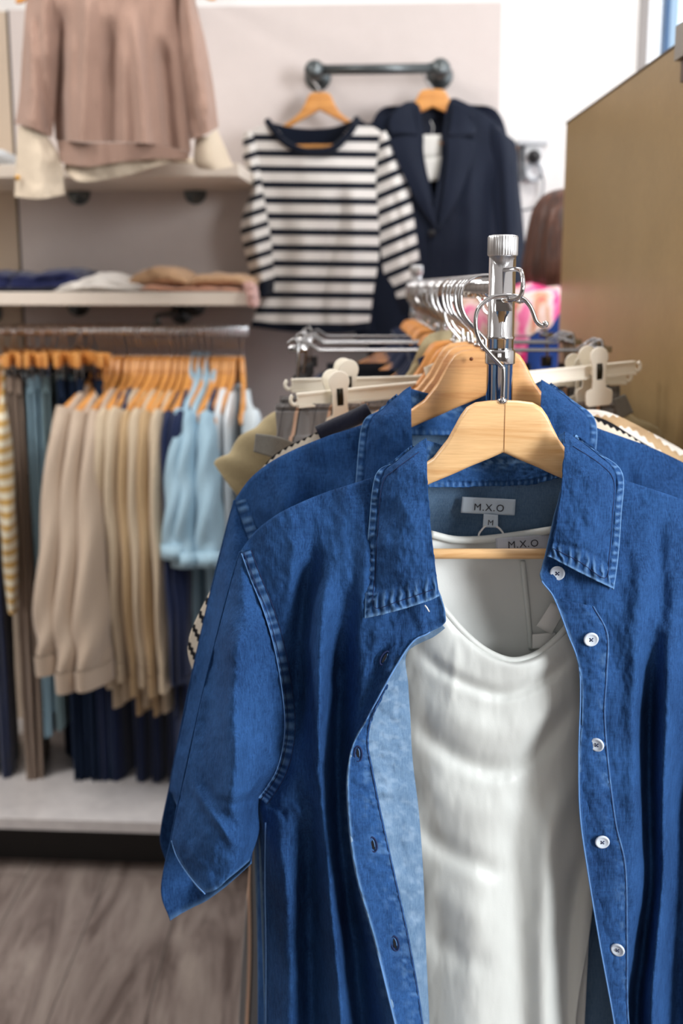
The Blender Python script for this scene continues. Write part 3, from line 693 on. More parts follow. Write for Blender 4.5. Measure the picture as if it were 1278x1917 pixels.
            for q in ((-.0011, -.0011), (.0011, -.0011), (-.0011, .0011), (.0011, .0011)): h.lathe([(0, .0009), (.0006, .0009), (.0006, .00115), (0, .00115)], (q[0], 0, q[1]), 'y', 8, fr)
            h.tube([fr(-.0011, .0011, -.0011), fr(0, .0016, 0), fr(.0011, .0011, .0011)], .0003, 5); h.tube([fr(.0011, .0011, -.0011), fr(0, .0016, 0), fr(-.0011, .0011, .0011)], .0003, 5)
            ho = h.build('button_thread', THREAD, None); 
            ho.data.transform(Matrix.Translation(-parent_loc(bo))); ho.parent = bo
        HOLE = plain('hole_dark', lin(8, 12, 22), .9)
        for (hx, hy, rot) in ((670, 1411, .05), (698, 1581, .18), (739, 1766, .2), (720, 1232, -.5)):
            sh = PB if hy > 1290 else LF
            pts = []; pin = []
            for a in np.linspace(0, 2 * np.pi, 25)[:-1]:
                ex, ey = 7.0 * math.cos(a), 14 * math.sin(a); X = hx + ex * math.cos(rot) + ey * math.sin(rot); Yp = hy - ex * math.sin(rot) + ey * math.cos(rot)
                pts.append(W(X, Yp, sh.Yat(hx, hy) - .0009)); X = hx + .42 * ex * math.cos(rot) + .72 * ey * math.sin(rot); Yp = hy - .42 * ex * math.sin(rot) + .72 * ey * math.cos(rot); pin.append(W(X, Yp, sh.Yat(hx, hy) - .0011))
            MB().tube(pts, .0008, 6, closed=True).build('buttonhole_stitching', THREAD, t)
            mb = MB(); mb.add(pin, [tuple(range(24))]); mb.build('buttonhole', HOLE, t, False)
            MB().tube([pin[2], pin[0], pin[22], pin[19]], .0004, 5).build('buttonhole_lining', THREADL, t)
    return t, LF, RF, BK, LL, RL
ident = lambda x, y, Y=1.: (x, y, Y)
SH, LF, RF, BK, LL, RL = shirt(ident, 'foremost open blue denim shirt with white buttons, in front of the chrome post')
# labels in the collar
LAB = plain('label_cloth', lin(196, 212, 226), .7); LABG = plain('label_grey', lin(176, 182, 194), .7); INK = plain('label_ink', lin(48, 50, 58), .8)
def label_patch(parent, name, quad, Y, mat, text=None, tsz=.0075, tc=None, curve=.001, thick=.0006):
    """quad px: tl,tr,br,bl"""
    tl, tr, br, bl = quad
    sh = cloth(name, [[(*tl, Y), ((tl[0] + tr[0]) / 2, (tl[1] + tr[1]) / 2, Y - curve), (*tr, Y)], [(*bl, Y), ((bl[0] + br[0]) / 2, (bl[1] + br[1]) / 2, Y - curve), (*br, Y)]], mat, parent, 20, 8, thick=thick)
    if text:
        cu = bpy.data.curves.new('text', 'FONT'); cu.body = text; cu.size = tsz; cu.align_x = 'CENTER'; cu.align_y = 'CENTER'; cu.extrude = .0001; cu.space_character = 1.15
        o = bpy.data.objects.new('tmp', cu); COL.objects.link(o)
        me = bpy.data.meshes.new_from_object(o.evaluated_get(bpy.context.evaluated_depsgraph_get())); COL.objects.unlink(o); bpy.data.objects.remove(o)
        c = tc or ((tl[0] + br[0]) / 2, (tl[1] + br[1]) / 2)
        p = W(c[0], c[1], Y - curve - .0009); ang = math.atan2(-(tr[1] - tl[1]), tr[0] - tl[0])
        M = Matrix.Translation(Vector(p)) @ Matrix.Rotation(-ang, 4, 'Y') @ Matrix.Rotation(R(90), 4, 'X')
        me.transform(Matrix.Translation(-parent_loc(parent)) @ M); me.materials.clear(); me.materials.append(INK)
        q = bpy.data.objects.new(name + '_text', me); COL.objects.link(q); q.parent = parent
        q.data.update()
    return sh
label_patch(SH, 'brand_label', [(865, 930), (965, 935), (963, 965), (862, 960)], .990, LAB, 'M.X.O', .0088, (915, 951))
label_patch(SH, 'size_label', [(905, 962), (932, 964), (932, 988), (903, 987)], .9885, LAB, 'M', .0068, (918, 979))
MB().tube([W(x, y, .988) for x, y in [(909, 984), (903, 990), (896, 1000), (897, 1012)]] , .0009, 8, smooth=20).tube([W(x, y, .988) for x, y in [(928, 985), (935, 990), (942, 1000), (943, 1012)]], .0009, 8, smooth=20).build('hanging_loop', WHITE, SH)
MB().tube([W(795, 1133, .9065), W(799, 1138, .9055), W(803, 1145, .907)], .0006, 6).build('tag_pin', plain('white_plastic_pin', lin(225, 228, 232), .3), SH)
# front hanger
hp = W(950, 557.5, .95)
H1 = make_wood_hanger(WOOD); H1.location = hp; H1['label'] = 'pale beech hanger in front of the chrome post, carrying the foremost denim shirt'; H1['group'] = 'wooden hangers'
# ================================================================== white blouse on the same hanger
def blouse():
    t = thing('white_blouse', 'white satin cowl neck blouse hanging inside the foremost denim shirt', 'blouse', tuple(W(930, 1000, .96)))
    rows = [
     [(806, 1075, .958), (812, 1110, .9575), (848, 1162, .956), (900, 1212, .951), (955, 1236, .948), (1005, 1224, .950), (1045, 1192, .953), (1072, 1160, .957)],
     [(790, 1130, .956), (812, 1150, .953), (848, 1190, .950), (900, 1228, .944), (955, 1248, .940), (1008, 1236, .943), (1050, 1205, .950), (1082, 1180, .956)],
     [(775, 1190, .962), (850, 1250, .946), (950, 1285, .942), (1040, 1250, .946), (1100, 1200, .956)],
     [(755, 1240, .968), (850, 1300, .947), (940, 1330, .945), (1040, 1290, .948), (1110, 1235, .957)],
     [(748, 1340, .970), (850, 1400, .949), (930, 1430, .947), (1020, 1400, .951), (1112, 1330, .960)],
     [(752, 1450, .972), (860, 1500, .952), (940, 1520, .950), (1020, 1500, .953), (1115, 1450, .962)],
     [(760, 1600, .974), (860, 1640, .954), (940, 1650, .952), (1030, 1640, .955), (1118, 1600, .966)],
     [(772, 1760, .974), (870, 1770, .955), (940, 1780, .953), (1030, 1780, .956), (1102, 1760, .966)],
     [(780, 1920, .974), (870, 1920, .955), (940, 1920, .953), (1020, 1920, .956), (1077, 1920, .966)],
     [(782, 2100, .974), (870, 2100, .955), (940, 2100, .953), (1020, 2100, .956), (1085, 2100, .966)]]
    folds = [([(765, 1195), (820, 1250), (900, 1290), (960, 1296), (1040, 1255), (1085, 1200)], 13, -0.0048), ([(760, 1270), (830, 1335), (930, 1372), (1020, 1340), (1090, 1270)], 30, 0.0040),
             ([(760, 1330), (810, 1385), (880, 1428), (950, 1440), (1010, 1395), (1060, 1330), (1090, 1280)], 20, -0.0073), ([(765, 1430), (850, 1500), (940, 1520), (1000, 1480)], 34, 0.0040),
             ([(770, 1525), (820, 1580), (900, 1620), (960, 1640)], 22, -0.0065), ([(775, 1640), (860, 1700), (930, 1740)], 30, 0.0033), ([(785, 1730), (860, 1790), (940, 1810)], 24, -0.0033),
             ([(1070, 1300), (1010, 1420), (975, 1500), (960, 1580), (965, 1700), (975, 1917), (975, 2100)], 26, -0.0065, (0, 1)), ([(1085, 1430), (1030, 1560), (1020, 1700), (1020, 1917)], 24, 0.0081, (0, 1)),
             ([(1100, 1560), (1075, 1680), (1062, 1800), (1060, 2000)], 18, -0.0096, (0, 1)), ([(900, 1500), (890, 1700), (890, 2100)], 40, 0.0040, (0, 1)), ([(855, 1190), (850, 1260), (842, 1330)], 9, 0.0012)]
    F = cloth('front_panel', rows, SATIN, t, 130, 220, folds, [(.0010, 90, 120, 101), (.0003, 20, 60, 102)], thick=.0006)
    MB().tube(F.edge('t', .0004), .0030, 12).build('cowl_edge', SATIN, t)
    rows = [[(808, 998, .972), (850, 1004, .986), (920, 1006, .992), (980, 998, .986), (1034, 990, .972)],
            [(808, 1080, .972), (850, 1080, .984), (920, 1080, .990), (990, 1080, .984), (1050, 1080, .972)],
            [(800, 1240, .972), (850, 1250, .984), (920, 1260, .989), (1000, 1250, .984), (1080, 1240, .972)],
            [(790, 1500, .978), (850, 1500, .992), (920, 1500, .997), (1000, 1500, .992), (1110, 1500, .978)],
            [(790, 2100, .978), (850, 2100, .995), (920, 2100, 1.00), (1000, 2100, .995), (1085, 2100, .978)]]
    SHEER = crepe('sheer_white', lin(206, 209, 206), .5)
    cloth('back_panel', rows, SHEER, t, 50, 60, (), [(.0015, 60, 90, 103)], thick=.0006)
    MB().tube([W(x, y, Y) for x, y, Y in [(806, 1000, .966), (850, 1010, .980), (900, 1010, .986), (960, 1003, .984), (1034, 992, .968)]], .0034, 10, smooth=40).build('neck_binding', SATIN, t)
    MB().tube([W(x, y, .982) for x, y in [(978, 1050), (984, 1110), (990, 1170), (994, 1215)]], .0024, 8, smooth=24).build('back_seam', SATIN, t)
    label_patch(t, 'brand_label', [(927, 1008), (1034, 1000), (1036, 1028), (929, 1033)], .9715, LABG, 'M.X.O', .0088, (979, 1019))
    label_patch(t, 'care_label', [(1032, 1128), (1060, 1140), (1032, 1188), (1004, 1172)], .966, plain('care_label_white', lin(226, 226, 222), .6))
    label_patch(t, 'care_label', [(996, 1188), (1040, 1184), (1040, 1215), (996, 1215)], .968, MATS['care_label_white'])
    return t
BLS = blouse()
# ================================================================== rack: posts, rod, hook bracket
RZ = float(W(940, 539, 1.03)[2]); PXn = float(W(940, 500, 1.03)[0]); PXf = float(W(779, 520, 2.52)[0])
def rodx(Y): return PXn + (PXf - PXn) * (Y - 1.03) / (2.52 - 1.03)
rk = thing('clothes_rack', 'chrome clothes rack with ribbed post caps running away from the viewer', 'clothes rack', (rodx(1.8), 1.8, 0))
cap_m, nt, b = new_mat('ribbed_cap'); b.inputs['Metallic'].default_value = 1; b.inputs['Roughness'].default_value = .32; b.inputs['Base Color'].default_value = (.78, .79, .8, 1)
def post(Y):
    x = rodx(Y); zt = float(W(940, 440, 1.03)[2])
    r = .0118
    mb = MB(); mb.lathe([(r * .9, 0.04), (r, .045), (r, zt - .09), (r + .0006, zt - .0895), (r + .0006, zt - .0875), (r, zt - .087), (r, zt - .018)], (x, Y, 0), 'z', 40)
    p = mb.build('post', CHROME, rk)
    n = 144; V = []; prof = [(.0, zt), (.75, zt), (.95, zt - .0006), (1, zt - .002), (1, zt - .017), (.97, zt - .0178), (.9, zt - .018)]
    ang = np.linspace(0, 2 * np.pi, n, endpoint=False)
    for f_, z in prof:
        rr = (r + .0012) * f_ + (.00028 * np.sign(np.sin(ang * 36)) if f_ >= 1 else 0)
        V.append(np.stack([x + rr * np.cos(ang), Y + rr * np.sin(ang), np.full(n, z)], -1))
    MB().rings(np.array(V)[::-1], (True, False)).build('post_cap', cap_m, rk)
    MB().lathe([(r + .001, zt - .112), (r + .0016, zt - .111), (r + .0016, zt - .10), (r + .001, zt - .099)], (x, Y, 0), 'z', 40).build('post_collar', CHROME, rk)
    MB().tube([(x - .27, Y, .03), (x + .27, Y, .03)], .0125, 16).build('foot_bar', CHROME, rk)
    return x
x1 = post(1.03); x2 = post(2.52)
MB().tube([(rodx(1.03), 1.03, RZ), (rodx(2.52), 2.52, RZ)], .0095, 28).build('hanging_rod', CHROME, rk)
MB().tube([(rodx(1.03), 1.03, .05), (rodx(2.52), 2.52, .05)], .0095, 16).build('base_rail', CHROME, rk)
hx = float(hp[0]); hz = float(hp[2])
P = [(x1, 1.020, float(W(950, 506, 1.03)[2])), (x1 + .002, 1.005, float(W(950, 505, 1.0)[2])), (x1 + .003, .965, float(W(952, 504, .965)[2])), (x1 + .004, .945, float(W(956, 510, .945)[2])), (x1 + .004, .936, hz + .010), (x1 + .002, .938, hz + .001), (hx, .950, hz - .002), (hx, .975, hz - .002), (x1, 1.005, hz - .002), (x1, 1.02, hz - .001)]
MB().tube(P, .0019, 10, smooth=70).build('hook_bracket', CHROME, rk)
MB().box((x1 - .007, 1.012, hz - .012), (x1 + .007, 1.0195, hz - .002)).build('bracket_plate', CHROME, rk, False)
# ------------------------------------------------------------------ generic garments in hanger space (origin = hook bow, x across, z up)
def garment_body(levels, n=64, nr=60, fold=(.006, 7), seed=0, neck=.055):
    """levels: (half width, z, half thickness)"""
    L = cr(np.array(levels, float), nr); ang = np.linspace(0, 2 * np.pi, n, endpoint=False); Rg = []
    z0, z1 = L[0][1], L[-1][1]
    for w, z, th in L:
        c, s_ = np.cos(ang), np.sin(ang); k = np.clip((z0 - z) / (z0 - z1) * 1.6, 0, 1)
        x = w * np.sign(c) * np.abs(c) ** .8; y = th * np.sign(s_) * np.abs(s_) ** .7
        y = y + fold[0] * k * np.sin(x * fold[1] * 14 + seed + 1.5 * np.sin(z * 5 + seed)) + fold[0] * .6 * k * fbm(x * 18 + seed * 3, z * 3 + s_, seed % 20) + .002 * fbm(x * 30, z * 20 + s_, seed % 20 + 3)
        x = x * (1 + .02 * k * np.sin(z * 7 + seed))
        Rg.append(np.stack([x, y, np.full(n, z) + .006 * k * np.sin(x * 20 + seed)], -1))
    return np.array(Rg)
def gv(Rg, per):                                   # uv with v in stripe periods measured down the garment
    z = Rg[..., 2]; m, n = z.shape; u = np.tile(np.arange(n) / n, (m, 1)); return np.stack([u, -z / per], -1).reshape(-1, 2)
def sleeve_rings(side, path, rads, n=28, nr=36, seed=0, flat=.6):
    P = cr(np.array(path, float), nr); Rr_ = cr(np.array(rads, float)[:, None], nr)[:, 0]; T = np.gradient(P, axis=0); T /= np.linalg.norm(T, axis=1)[:, None]
    ang = np.linspace(0, 2 * np.pi, n, endpoint=False); out = []
    for i in range(nr):
        a = np.cross([0, 1., 0], T[i]); a /= np.linalg.norm(a); bb = np.array([0, 1., 0])
        rr = Rr_[i] * (1 + .10 * np.sin(ang * 3 + i * .5 + seed) * (.4 + .6 * i / nr))
        q = P[i] + rr[:, None] * (np.cos(ang)[:, None] * a + flat * np.sin(ang)[:, None] * bb); q[:, 0] *= side; out.append(q)
    return np.array(out) if side > 0 else np.array(out)[:, ::-1]
HKR = .0746
def hz_(x): return -HKR - .003 + hanger_top(x)
def top_levels(w, length, th=.03, neck=.05):
    if neck > .08: return [(neck, hz_(neck) + .006, .014), (.15, hz_(.15) + .004, .018), (.185, hz_(.185) + .004, .020), (.205, hz_(.205) + .001, .020), (.213, hz_(.21) - .03, .022), (w, -.33, th), (w * 1.0, -HKR - length * .7, th), (w * 1.02, -HKR - length, th)]
    return [(neck, hz_(neck) + .012, .012), (.08, hz_(.08) + .004, .016), (.13, hz_(.13) + .004, .018), (.18, hz_(.18) + .004, .020), (.205, hz_(.205) + .001, .020), (.213, hz_(.21) - .03, .022), (w, -.33, th), (w * 1.0, -HKR - length * .7, th), (w * 1.02, -HKR - length, th)]
def make_top(name, cat, mat, w=.23, length=.68, sleeve='long', th=.026, seed=0, hem=None, per=0, collar=False, button=False, sl_len=.58, neck=.05, flare=None):
    t = thing(name, 'x', cat)
    Rg = garment_body(top_levels(w, length, th, neck), seed=seed); MB().rings(Rg, (False, False), gv(Rg, per or 1)).build('body', mat, t, uv=True)
    if hem:
        Rh = garment_body(top_levels(w, length, th, neck), seed=seed)[-5:]; Rh = Rh.copy(); Rh[..., :2] *= 1.03; Rh[-1, :, 2] -= .045
        MB().rings(Rh, (False, False)).build('hem_band', hem, t)
    for sd in (-1, 1):
        if flare and sd < 0: path, rads = flare
        elif sleeve == 'long': path = [(.19, 0, -.20), (.215, -.004, -.26), (.238, -.01, -.42), (.245, -.012, -.20 - sl_len * .7), (.243, -.01, -.20 - sl_len)]; rads = [.045, .062, .058, .050, .034]
        elif sleeve == 'short': path = [(.19, 0, -.20), (.212, -.004, -.25), (.232, -.008, -.36), (.238, -.01, -.46)]; rads = [.045, .060, .058, .058]
        elif sleeve == 'cap': path = [(.175, 0, -.19), (.225, 0, -.215), (.262, 0, -.24), (.29, 0, -.262)]; rads = [.040, .046, .040, .036]
        else: continue
        SR = sleeve_rings(sd, path, rads, seed=seed + sd); MB().rings(SR, (False, False), gv(SR, per or 1)).build('sleeve', mat, t, uv=True)
        if hem and sleeve == 'long':
            e = SR[-1]; c = e.mean(0); Rh = np.array([c + (e - c) * 1.08, c + (e - c) * 1.05 + [0, 0, -.05]]); MB().rings(Rh, (False, False)).build('cuff', hem, t)
        if sleeve == 'short':
            e = SR[-1]; c = e.mean(0); Rh = np.array([c + (e - c) * 1.0, c + (e - c) * 1.07 + [.0, 0, .006], c + (e - c) * 1.07 + [.0, 0, -.03], c + (e - c) * 1.0 + [0, 0, -.03]]); MB().rings(Rh, (False, False)).build('sleeve_cuff', mat, t)
    if neck > .08 and not collar: pass
    elif collar:
        q = [(-.055, .02, hz_(.05) + .008), (-.03, .03, hz_(0) + .01), (.03, .03, hz_(0) + .01), (.055, .02, hz_(.05) + .008), (.062, -.012, hz_(.06) - .006), (.03, -.03, hz_(.06) - .03), (-.03, -.03, hz_(.06) - .03), (-.062, -.012, hz_(.06) - .006)]
        C0 = cr(np.array(q + [q[0]], float), 41)[:-1]; C1 = C0.copy(); C1[:, 2] -= .038; C1[:, 0] *= 1.25; C1[:, 1] *= 1.3; C2 = C0.copy(); C2[:, 2] -= .03
        MB().rings(np.array([C2, C0, C1]), (False, False)).build('collar', mat, t)
    else:
        q = [(-.056, .01, hz_(.05) + .016), (0, .018, hz_(0) - .012), (.056, .01, hz_(.05) + .016), (.03, -.022, hz_(.06) - .028), (0, -.03, hz_(.06) - .045), (-.03, -.022, hz_(.06) - .028)]
        MB().tube(cr(np.array(q + [q[0]], float), 40)[:-1], .006, 8, closed=True).build('neck_band', hem or mat, t)
    if button:
        bm_ = plain('button_pale', lin(224, 212, 196), .4) if 'button_pale' not in MATS else MATS['button_pale']
        MB().box((-.016, -th - .008, -.62), (.016, -th + .002, -.24)).build('button_band', mat, t, False)
        for k in range(5): MB().lathe([(0, -.002), (.006, 0), (.006, .003), (0, .003)], (0, -th - .010, -.27 - k * .08), 'y', 12).build('button', bm_, t)
    return t
def make_trousers(name, mat, length=.98, w=.115, seed=0, top=-.125, cat='trousers', th=.018):
    t = thing(name, 'x', cat)
    for k in (-1, 1):
        Rg = garment_body([(w, top, .010), (w * 1.02, top - .05, .012), (w * 1.08, top - .25, th), (w * 1.05, top - length * .6, th), (w * 1.0, top - length, th)], 44, 40, (.005, 5), seed + k); Rg[..., 1] += k * .011
        MB().rings(Rg, (False, False)).build('leg', mat, t)
    Rg = garment_body([(w * 1.03, top + .004, .021), (w * 1.03, top - .036, .023)], 44, 4, (0, 5), seed); MB().rings(Rg, (False, False)).build('waistband', mat, t)
    for x in (-.06, .06): MB().box((x - .005, -.030, top - .042), (x + .005, -.022, top + .008)).build('belt_loop', mat, t)
    return t
def make_clip_hanger(mat=None, w=.17, plastic=False):
    """straight bar hanger with two clips"""
    t = thing('clip_hanger', 'x', 'hanger')
    P = cr(np.array(hook_pts(.006, 1)), 60)
    MB().tube(P, .0017, 8).build('hook', CHROME, t)
    o = MB().box((-w, -.006, -.096), (w, .006, -.062)).build('hanger_bar', mat or WOODO, t, False); md = o.modifiers.new('b', 'BEVEL'); md.width = .004; md.segments = 3
    for s_ in (-1, 1):
        x = s_ * w * .62
        mb = MB().box((x - .009, -.009, -.135), (x + .009, -.006, -.085)).box((x - .009, .006, -.135), (x + .009, .009, -.085)).tube([(x - .011, 0, -.098), (x + .011, 0, -.098)], .0045, 8)
        mb.build('clip', CHROME, t, False)
    return t
def make_wire_hanger(w=.2):
    t = thing('wire_clip_hanger', 'x', 'hanger')
    MB().tube(cr(np.array(hook_pts(.006, 1)), 60), .0016, 8).build('hook', CHROME, t)
    zb = -.092
    mb = MB()
    for y in (-.004, .004): mb.tube([(-w, y, zb + .004), (-w + .012, y, zb + .012), (-w + .03, y, zb), (w - .03, y, zb), (w - .012, y, zb + .012), (w, y, zb + .004)], .0013, 8, smooth=0)
    mb.tube([(-.0, 0, -.060), (0, 0, zb)], .0018, 8)
    mb.build('bar_wires', STEEL, t)
    for s_ in (-1, 1):
        x = s_ * (w - .002)
        mb = MB()
        for y in (-.010, .010): mb.tube([(x - .014, y * .3, zb + .010), (x - .014 * .2, y * .6, zb + .014), (x, y, zb - .004), (x + s_ * .003, y * .8, zb - .045)], .0018, 8, smooth=16)
        mb.tube([(x - .012, 0, zb + .002), (x + .012, 0, zb + .002)], .004, 8)
        mb.build('clip', STEEL, t)
        MB().box((x - .008, -.006, zb - .052), (x + .010, .006, zb - .034)).build('clip_pad', BLK, t, False)
    return t
# ------------------------------------------------------------------ white plastic clip hangers
PLA = plain('cream_plastic', lin(240, 234, 218), .35)
SPR = plain('dark_spring', lin(46, 44, 36), .3, .8)
def prism(mb, outline, y0, y1, inset=.0):
    n = len(outline); V = [(x, y0, z) for x, z in outline] + [(x, y1, z) for x, z in outline]
    F = [tuple(range(n)), tuple(range(2 * n - 1, n - 1, -1))] + [(i, i + n, (i + 1) % n + n, (i + 1) % n) for i in range(n)]
    return mb.add(V, F)
def make_plastic_hanger():
    t = thing('plastic_clip_hanger', 'x', 'hanger'); w = .214; zb = -.105
    MB().tube(cr(np.array(hook_pts(.004, 1)), 60), .0018, 8).build('hook', CHROME, t)
    # bar with a raised neck in the middle, made of a web and two flanges
    xs = np.linspace(-w, w, 61); zc = zb + .042 * np.exp(-(xs / .028) ** 2)
    mb = MB(); hh = .0082 + .004 * np.exp(-(xs / .03) ** 2)
    ring = lambda x, z, h, d: [(x, -d, z + h), (x, d, z + h), (x, d, z + h * .72), (x, d * .35, z + h * .68), (x, d * .35, z - h * .68), (x, d, z - h * .72), (x, d, z - h), (x, -d, z - h), (x, -d, z - h * .72), (x, -d * .35, z - h * .68), (x, -d * .35, z + h * .68), (x, -d, z + h * .72)]
    mb.rings(np.array([ring(x, z, h, .005) for x, z, h in zip(xs, zc, hh)]))
    for s_ in (-1, 1):
        c = s_ * (w + .0035); mb.tube([(c + s_ * .0045 * math.cos(a), 0, zb + .0012 + .0055 * math.sin(a)) for a in np.linspace(-2.6, 1.15, 14)], .0022, 8)
    mb.build('hanger_bar', PLA, t, False)
    for s_ in (-1, 1):
        x0 = s_ * .172
        out = [(.0122 * math.cos(a), .0185 + .0122 * math.sin(a)) for a in np.linspace(-.5, math.pi + .5, 18)]
        out = [(a, b) for a, b in out]; left = [(-.0088, .004), (-.0090, -.012), (-.0098, -.019), (-.017, -.022), (-.0185, -.026), (-.0178, -.038), (-.014, -.041)]
        full = out + left + [(-a, b) for a, b in left[::-1]]
        mb = MB()
        for y0, y1, lean in ((-.0125, -.0095, -.06), (.0095, .0125, .06)):
            m2 = MB(); prism(m2, [(x0 + a, zb + b) for a, b in full], y0, y1); V = np.concatenate(m2.V); V[:, 1] += (V[:, 2] - zb + .04) * lean; mb.add(V, m2.F)
        mb.box((x0 - .007, -.0105, zb - .004), (x0 + .007, .0105, zb + .003))
        o = mb.build('clip', PLA, t, False); md = o.modifiers.new('b', 'BEVEL'); md.width = .0009; md.segments = 2; md.limit_method = 'ANGLE'
        mb = MB(); V = []
        for k in range(9):
            a = k / 8 * math.pi; z = zb + .0145 - .023 * k / 8; y = -.0135 - .0022 * math.sin(a); V += [(x0 - .0036, y, z), (x0 + .0036, y, z)]
        mb.add(V, [(2 * k, 2 * k + 1, 2 * k + 3, 2 * k + 2) for k in range(8)])
        so = mb.build('clip_spring', SPR, None); so.parent = o; md = so.modifiers.new('s', 'SOLIDIFY'); md.thickness = .001
    return t
# ------------------------------------------------------------------ second denim shirt + its hanger
T2Y = 1.085
def tf2(x, y, Y=1.): return (912 + (x - 950) * .944, 725 + (y - 822) * 1.0, T2Y + (Y - .95) * 1.05)
shirt(tf2, 'second blue denim shirt, on the rod right behind the foremost one', res=.6, full=False)
ROZ = RZ + .0095
def hook_loc(Y, dx=-.004): return (rodx(Y) + dx, Y, ROZ)
WH = make_wood_hanger(WOODM, .009, 1.0)
def wood_at(Y, label, mat=None, rz=0, dx=-.004, src=None):
    return dup(src or WH, hook_loc(Y, dx), rz, label, 'wooden hangers')
WH.location = (float(W(912, 645, T2Y + .002)[0]), T2Y + .002, ROZ); WH['label'] = 'knotty beech hanger at the near end of the rod, carrying the second denim shirt'; WH['group'] = 'wooden hangers'
KN = plain('wood_knot', lin(120, 66, 34), .5)
kp = W(882, 672, T2Y - .0075); 
MB().lathe([(0, 0), (.0018, .0), (.0018, .0006), (0, .0007)], kp, 'y', 14).build('wood_knot', KN, WH)
WO_ = make_wood_hanger(WOODO, .018, 1.0)
# ------------------------------------------------------------------ knitted striped sweater behind the second shirt
CRM = lin(226, 216, 196); KBK = lin(20, 20, 26)
KNIT = stripes('knit_black_stripes', CRM, KBK, .34, scale=1, knit=430, rough=.95)
CREAM = fabric('knit_cream', CRM, .12, .95, .2, 600, .5)
KNAV = fabric('knit_navy', lin(24, 26, 40), .2, .95, .2, 500, .6)
def striped_sweater():
    Y = 1.17
    t = thing('striped_knit_sweater', 'cream knitted sweater with black chain stripes, behind the second denim shirt', 'sweater', tuple(W(880, 780, Y)))
    top = [(461, 917, Y + .004), (482, 880, Y), (528, 842, Y - .008), (600, 806, Y - .012), (655, 782, Y - .012), (705, 762, Y - .01), (800, 800, Y - .01), (900, 810, Y - .01), (1000, 800, Y - .01), (1080, 768, Y - .01), (1180, 815, Y - .01), (1278, 880, Y), (1310, 930, Y + .004)]
    off = lambda d, sx=0: [(x + sx * (1 if x < 880 else -1), y + d, Yy - .002 * (d > 20)) for x, y, Yy in top]
    rows = [top, off(25), off(60), off(110), off(240, -20), off(420, -60), off(560, -90)]
    def uvf(u, v, x, y): return x / 800, v * 0 + (y - np.interp(x, [p[0] for p in top], [p[1] for p in top])) / 34.0 + .28
    cloth('body', rows, KNIT, t, 160, 160, (), [(.002, 60, 80, 111)], back=.05, uvf=uvf)
    MB().tube([W(x, y, Y - .016) for x, y in [(596, 812), (622, 800), (655, 786), (672, 778), (692, 768)]], .0085, 10, smooth=30).build('neck_band', KNAV, t)
    rows = [[(461, 915, Y + .006), (463, 918, Y - .004), (468, 924, Y + .004)], [(430, 1000, Y + .006), (445, 1005, Y - .004), (480, 1015, Y + .004)], [(400, 1090, Y + .006), (430, 1110, Y - .006), (470, 1130, Y + .006)], [(352, 1202, Y + .006), (400, 1245, Y - .006), (455, 1290, Y + .006)], [(370, 1284, Y + .006), (400, 1310, Y - .004), (440, 1340, Y + .006)]]
    def uvs(u, v, x, y): return (x + y) / 900, ((x - 352) * .82 - (y - 1202) * .38) / 19.5 + .2
    cloth('sleeve', rows, KNIT, t, 50, 90, (), None, back=.03, uvf=uvs)
    return t
striped_sweater()
wood_at(1.165, 'pale beech hanger carrying the cream and black striped sweater', None)
TAN = stripes('knit_tan_stripes', lin(228, 222, 212), lin(186, 158, 122), .5, scale=1, knit=300, rough=.95)
def tan_sweater():
    Y = 1.235
    t = thing('tan_knit_cardigan', 'tan and white crochet knit cardigan, its shoulder showing right of the second denim shirt', 'cardigan', tuple(W(900, 770, Y)))
    top = [(520, 900, Y), (600, 850, Y - .01), (740, 790, Y - .01), (860, 800, Y - .01), (980, 790, Y - .012), (1100, 766, Y - .016), (1180, 790, Y - .016), (1278, 846, Y - .012), (1340, 890, Y - .006), (1372, 940, Y)]
    off = lambda d: [(x, y + d, Yy) for x, y, Yy in top]
    rows = [top, off(25), off(60), off(120), off(400), off(800)]
    tx = [p[0] for p in top]; ty = [p[1] for p in top]
    def uvf(u, v, x, y): return x / 700, (y - np.interp(x, tx, ty) + 8 * np.sin(x / 26)) / 40.0
    cloth('body', rows, TAN, t, 130, 100, [([(1120, 790), (1200, 825), (1278, 872)], 8, .004), ([(1120, 805), (1200, 842), (1278, 890)], 6, -.004)], [(.003, 40, 20, 121)], back=.04, uvf=uvf)
    rows = [[(1338, 886, Y - .004), (1372, 945, Y)], [(1330, 1000, Y - .01), (1400, 1050, Y)], [(1330, 1300, Y - .01), (1420, 1320, Y)]]
    cloth('sleeve', rows, TAN, t, 24, 40, back=.03)
    return t
tan_sweater()
wood_at(1.23, 'beech hanger carrying the tan and white crochet cardigan', None)
